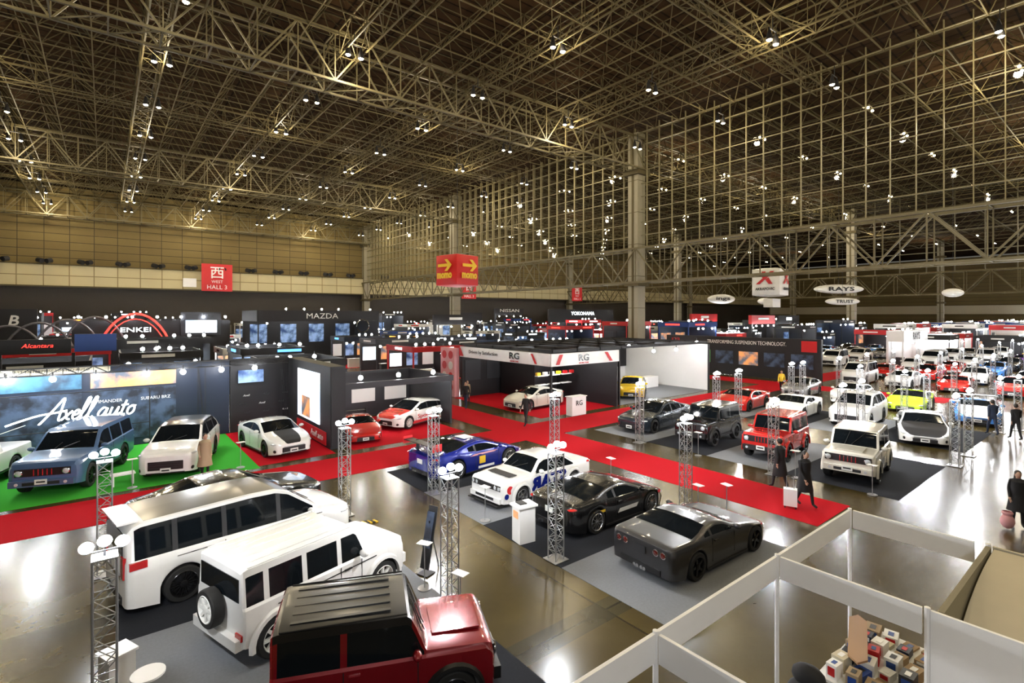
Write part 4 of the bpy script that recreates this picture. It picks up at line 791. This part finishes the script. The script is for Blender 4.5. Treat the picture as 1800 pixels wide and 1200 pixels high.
def placard(x,y,rz,h=1.0):
    o=mk('placard_stand',None,(x,y,.012),rz,label='small white information placard on thin stand',cat='placard',group='information placards')
    b=MB(); b.tube((0,0,.02),(0,0,h),.012,alu); b.tube((0,0,0),(0,0,.02),.15,alu,16); b.obj('post',parent=o)
    b=MB(); b.box((0,0,h),(.2,.3,.012),white); b.obj('card',parent=o)
for a in((5.5,10.0,.5),(5.4,8.4,.3),(13.7,8.4,3),(14.4,7.9,2.9),(13.9,11.9,3),(19.9,12.2,0),(20,8.3,.1),(8.7,12.2,.1),(20.1,5.9,0),(28.5,8.4,0),(.75,22.2,-1.5),(4.2,22.5,-1.4)): placard(*a)
b=MB(); Mx=Matrix.Rotation(rad(-14),3,'X'); b.box((0,.0,.82),(.26,.02,1.4),blackm,Mx=Mx); b.box((0,-.02,1.0),(.21,.015,.8),scr3,Mx=Mx); b.tube((0,.35,0),(0,.0,1.2),.015,blackm)
b.box((0,-.1,.02),(.3,.3,.02),blackm); b.obj('easel_sign',(5.95,10.6,.0),rad(-70),label='black poster panel leaning on easel stand',cat='sign stand')
o=mk('round_table',None,(.5,9.25,.012),0,label='small round white table beside lighting tower',cat='table')
b=MB(); b.tube((0,0,.7),(0,0,.73),.22,white,24); b.obj('table_top',parent=o); b=MB(); b.tube((0,0,.02),(0,0,.7),.03,chrome,10); b.tube((0,0,0),(0,0,.02),.2,chrome,20); b.obj('pedestal',parent=o)
o=mk('podium',None,(.15,10.05,.012),.4,label='white box podium beside lighting tower',cat='podium'); bx('body',(0,0,.38),(.36,.34,.76),white,o); bx('top',(0,0,.78),(.42,.4,.04),white,o)
o=mk('bench',None,(.5,22.85,.012),.1,label='low white bench on green carpet',cat='bench'); bx('seat',(0,0,.38),(.7,.35,.05),white,o)
for sx in(-1,1): bx('leg',(sx*.28,0,.18),(.05,.3,.36),white,o)
b=MB()
for i in range(6): b.box((i*.08,0,.015),(.06,.2,.03),yellowm if i%2 else blackm,rz=.5)
b.obj('cable_cover',(5.8,14.3,0),-.3,label='yellow and black striped cable cover on floor',cat='cable cover')
# ---------------------------------------------------------------- people
def person(x,y,hd,top,bot,label,stride=.22,h=1.7,coat=None,hair='short',shoes=blackm):
    k=h/1.7; s=stride
    v=[((0,0,.94),.125),((0,0,1.12),.115),((.01,0,1.33),.13),((.01,0,1.47),.05),((.03,0,1.54),.05)]
    e=[(0,1),(1,2),(2,3),(3,4)]
    def ch(par,pts):
        p=par
        for q in pts: v.append(q); e.append((p,len(v)-1)); p=len(v)-1
        return p
    sw=s*.7
    for sd,f in((1,1),(-1,-1)):
        ch(2,[((0,sd*.17,1.40),.06),((-.03*1+f*-sw*.4,sd*.215,1.13),.045),((.07-f*sw*.9,sd*.215,.90),.034),((.09-f*sw,sd*.215,.83),.03)])
        ch(0,[((f*.02,sd*.085,.86),.088),((f*s*.55+.04,sd*.085,.48),.06),((f*s*(1 if f>0 else 1.1),sd*.085,.10 if f>0 else .12),.042),((f*s+.15,sd*.095,.045),.038)])
    me=bpy.data.meshes.new('pb'); me.from_pydata([Vector(a[0]) for a in v],e,[]); o=bpy.data.objects.new('pb',me); COL.objects.link(o)
    o.modifiers.new('s','SKIN'); o.modifiers.new('b','SUBSURF').levels=2
    for i,a in enumerate(v): me.skin_vertices[0].data[i].radius=(a[1]*(1.25 if i in(0,1) else 1),a[1])
    me.skin_vertices[0].data[0].use_root=True
    dg=bpy.context.evaluated_depsgraph_get(); m2=bpy.data.meshes.new_from_object(o.evaluated_get(dg)); bpy.data.objects.remove(o)
    b=MB(); b.v=[tuple(w.co) for w in m2.vertices]
    for p in m2.polygons:
        cz=p.center
        m=top
        if cz.z<.09: m=shoes
        elif cz.z<.88 and abs(cz.y)<.18: m=bot
        elif cz.z>1.48: m=skin
        elif cz.z<.9 and abs(cz.y)>=.18: m=skin
        b.f.append(tuple(p.vertices)); b.m.append(b.mi(m)); b.s.append(True)
    hc=(.04,0,1.605)
    b.ball(hc,(.095,.075,.115),skin,14); b.tube((.13,0,1.60),(.148,0,1.585),.014,skin,6,r2=.006)
    for sd in(1,-1):
        b.ball((.035,sd*.078,1.60),(.018,.01,.03),skin,6); b.ball((.122,sd*.03,1.615),(.008,.012,.006),hairm,6)
        hx=.09-sd*sw
        for i in range(4): b.tube((hx-.03+i*.018,sd*.215,.82),(hx-.02+i*.02,sd*.205,.735+.008*abs(i-1.5)),.0095,skin,6,r2=.006)
        b.tube((hx+.03,sd*.20,.84),(hx+.055,sd*.185,.78),.01,skin,6,r2=.007)
    b.tube((.128,-.02,1.56),(.128,.02,1.56),.006,redm,5)
    b.v=[(p[0]*k,p[1]*k,p[2]*k) for p in b.v]
    o=b.obj('person',(x,y,.012),rad(hd),label=label,cat='person')
    hb=MB(); hb.ball((.01*k,0,1.635*k),(.1*k,.087*k,.105*k),hairm,14)
    if hair=='long': hb.ball((-.05*k,0,1.5*k),(.06*k,.09*k,.18*k),hairm,12)
    hb.obj('hair',parent=o)
    if coat:
        cb=MB(); cb.lathe([(.07,1.49),(.13,1.45),(.19,1.39),(.185,1.2),(.17,1.05),(.19,.9),(.225,.7),(.26,.48),(.24,.48)],coat,20,Matrix.Diagonal(Vector((k*.85,k*1.05,k)))); cb.obj('coat',parent=o)
    return o
person(18.0,21.4,200,clothk,clothk,'person in black suit walking on red carpet',h=1.72)
person(18.3,27.8,220,clothk,clothn,'person in dark clothes walking between stands',h=1.7)
person(19.2,29.0,250,clothb,clothk,'person in light brown top carrying bag',h=1.6)
person(18.3,8.1,75,clothk,clothk,'person in long black coat walking away',coat=clothk,h=1.72)
person(17.3,6.9,250,clothk,clothk,'person in long black coat pulling white suitcase',coat=clothk,hair='long',h=1.7)
person(34.9,5.1,40,clothn,clothn,'person in navy jacket walking beside companion',h=1.75)
person(34.4,4.2,40,clothk,clothk,'person in black jacket walking beside companion',h=1.72)
person(2.9,21.9,-80,clothb,clothk,'person in beige coat looking at car',coat=clothb,h=1.62,stride=.05)
person(41.4,18.2,200,yellowm,clothk,'person in yellow vest at aisle',h=1.7)
person(20.4,2.45,200,clothk,clothk,'person in black jacket with pink bag',h=1.55,hair='long',stride=.1,coat=clothk)
sc=mk('suitcase',None,(16.75,7.1,.012),.4,label='small white rolling suitcase held by handle',cat='suitcase')
b=MB(); b.box((0,0,.34),(.24,.38,.52),white); b.obj('shell',parent=sc); b=MB()
for sy in(-1,1): b.tube((0,sy*.1,.6),(0,sy*.1,.98),.01,alu)
b.tube((0,-.1,.98),(0,.1,.98),.015,blackm); b.obj('handle',parent=sc); b=MB()
for sx in(-1,1):
    for sy in(-1,1): b.ball((sx*.08,sy*.15,.04),(.03,.02,.04),rubber,8)
b.obj('casters',parent=sc)
b=MB(); b.ball((0,0,.22),(.22,.16,.2),clothp,14); b.lathe([(.1,.38),(.13,.46),(.1,.5)],clothp,12); b.obj('handbag',(19.9,2.6,.0),0,label='pink soft tote bag on floor',cat='bag')
# ---------------------------------------------------------------- world / camera
w=bpy.data.worlds.new('World'); scene.world=w; w.use_nodes=True
w.node_tree.nodes['Background'].inputs[0].default_value=(.9,.85,.72,1); w.node_tree.nodes['Background'].inputs[1].default_value=.12
scene.view_settings.view_transform='Standard'
cam=bpy.data.cameras.new('camera'); cam.lens=18; cam.sensor_width=36; cam.shift_y=-.025; cam.clip_end=600
co=bpy.data.objects.new('camera',cam); COL.objects.link(co); co.location=(0,0,6); co.rotation_euler=(rad(90),0,rad(-38.5)); scene.camera=co
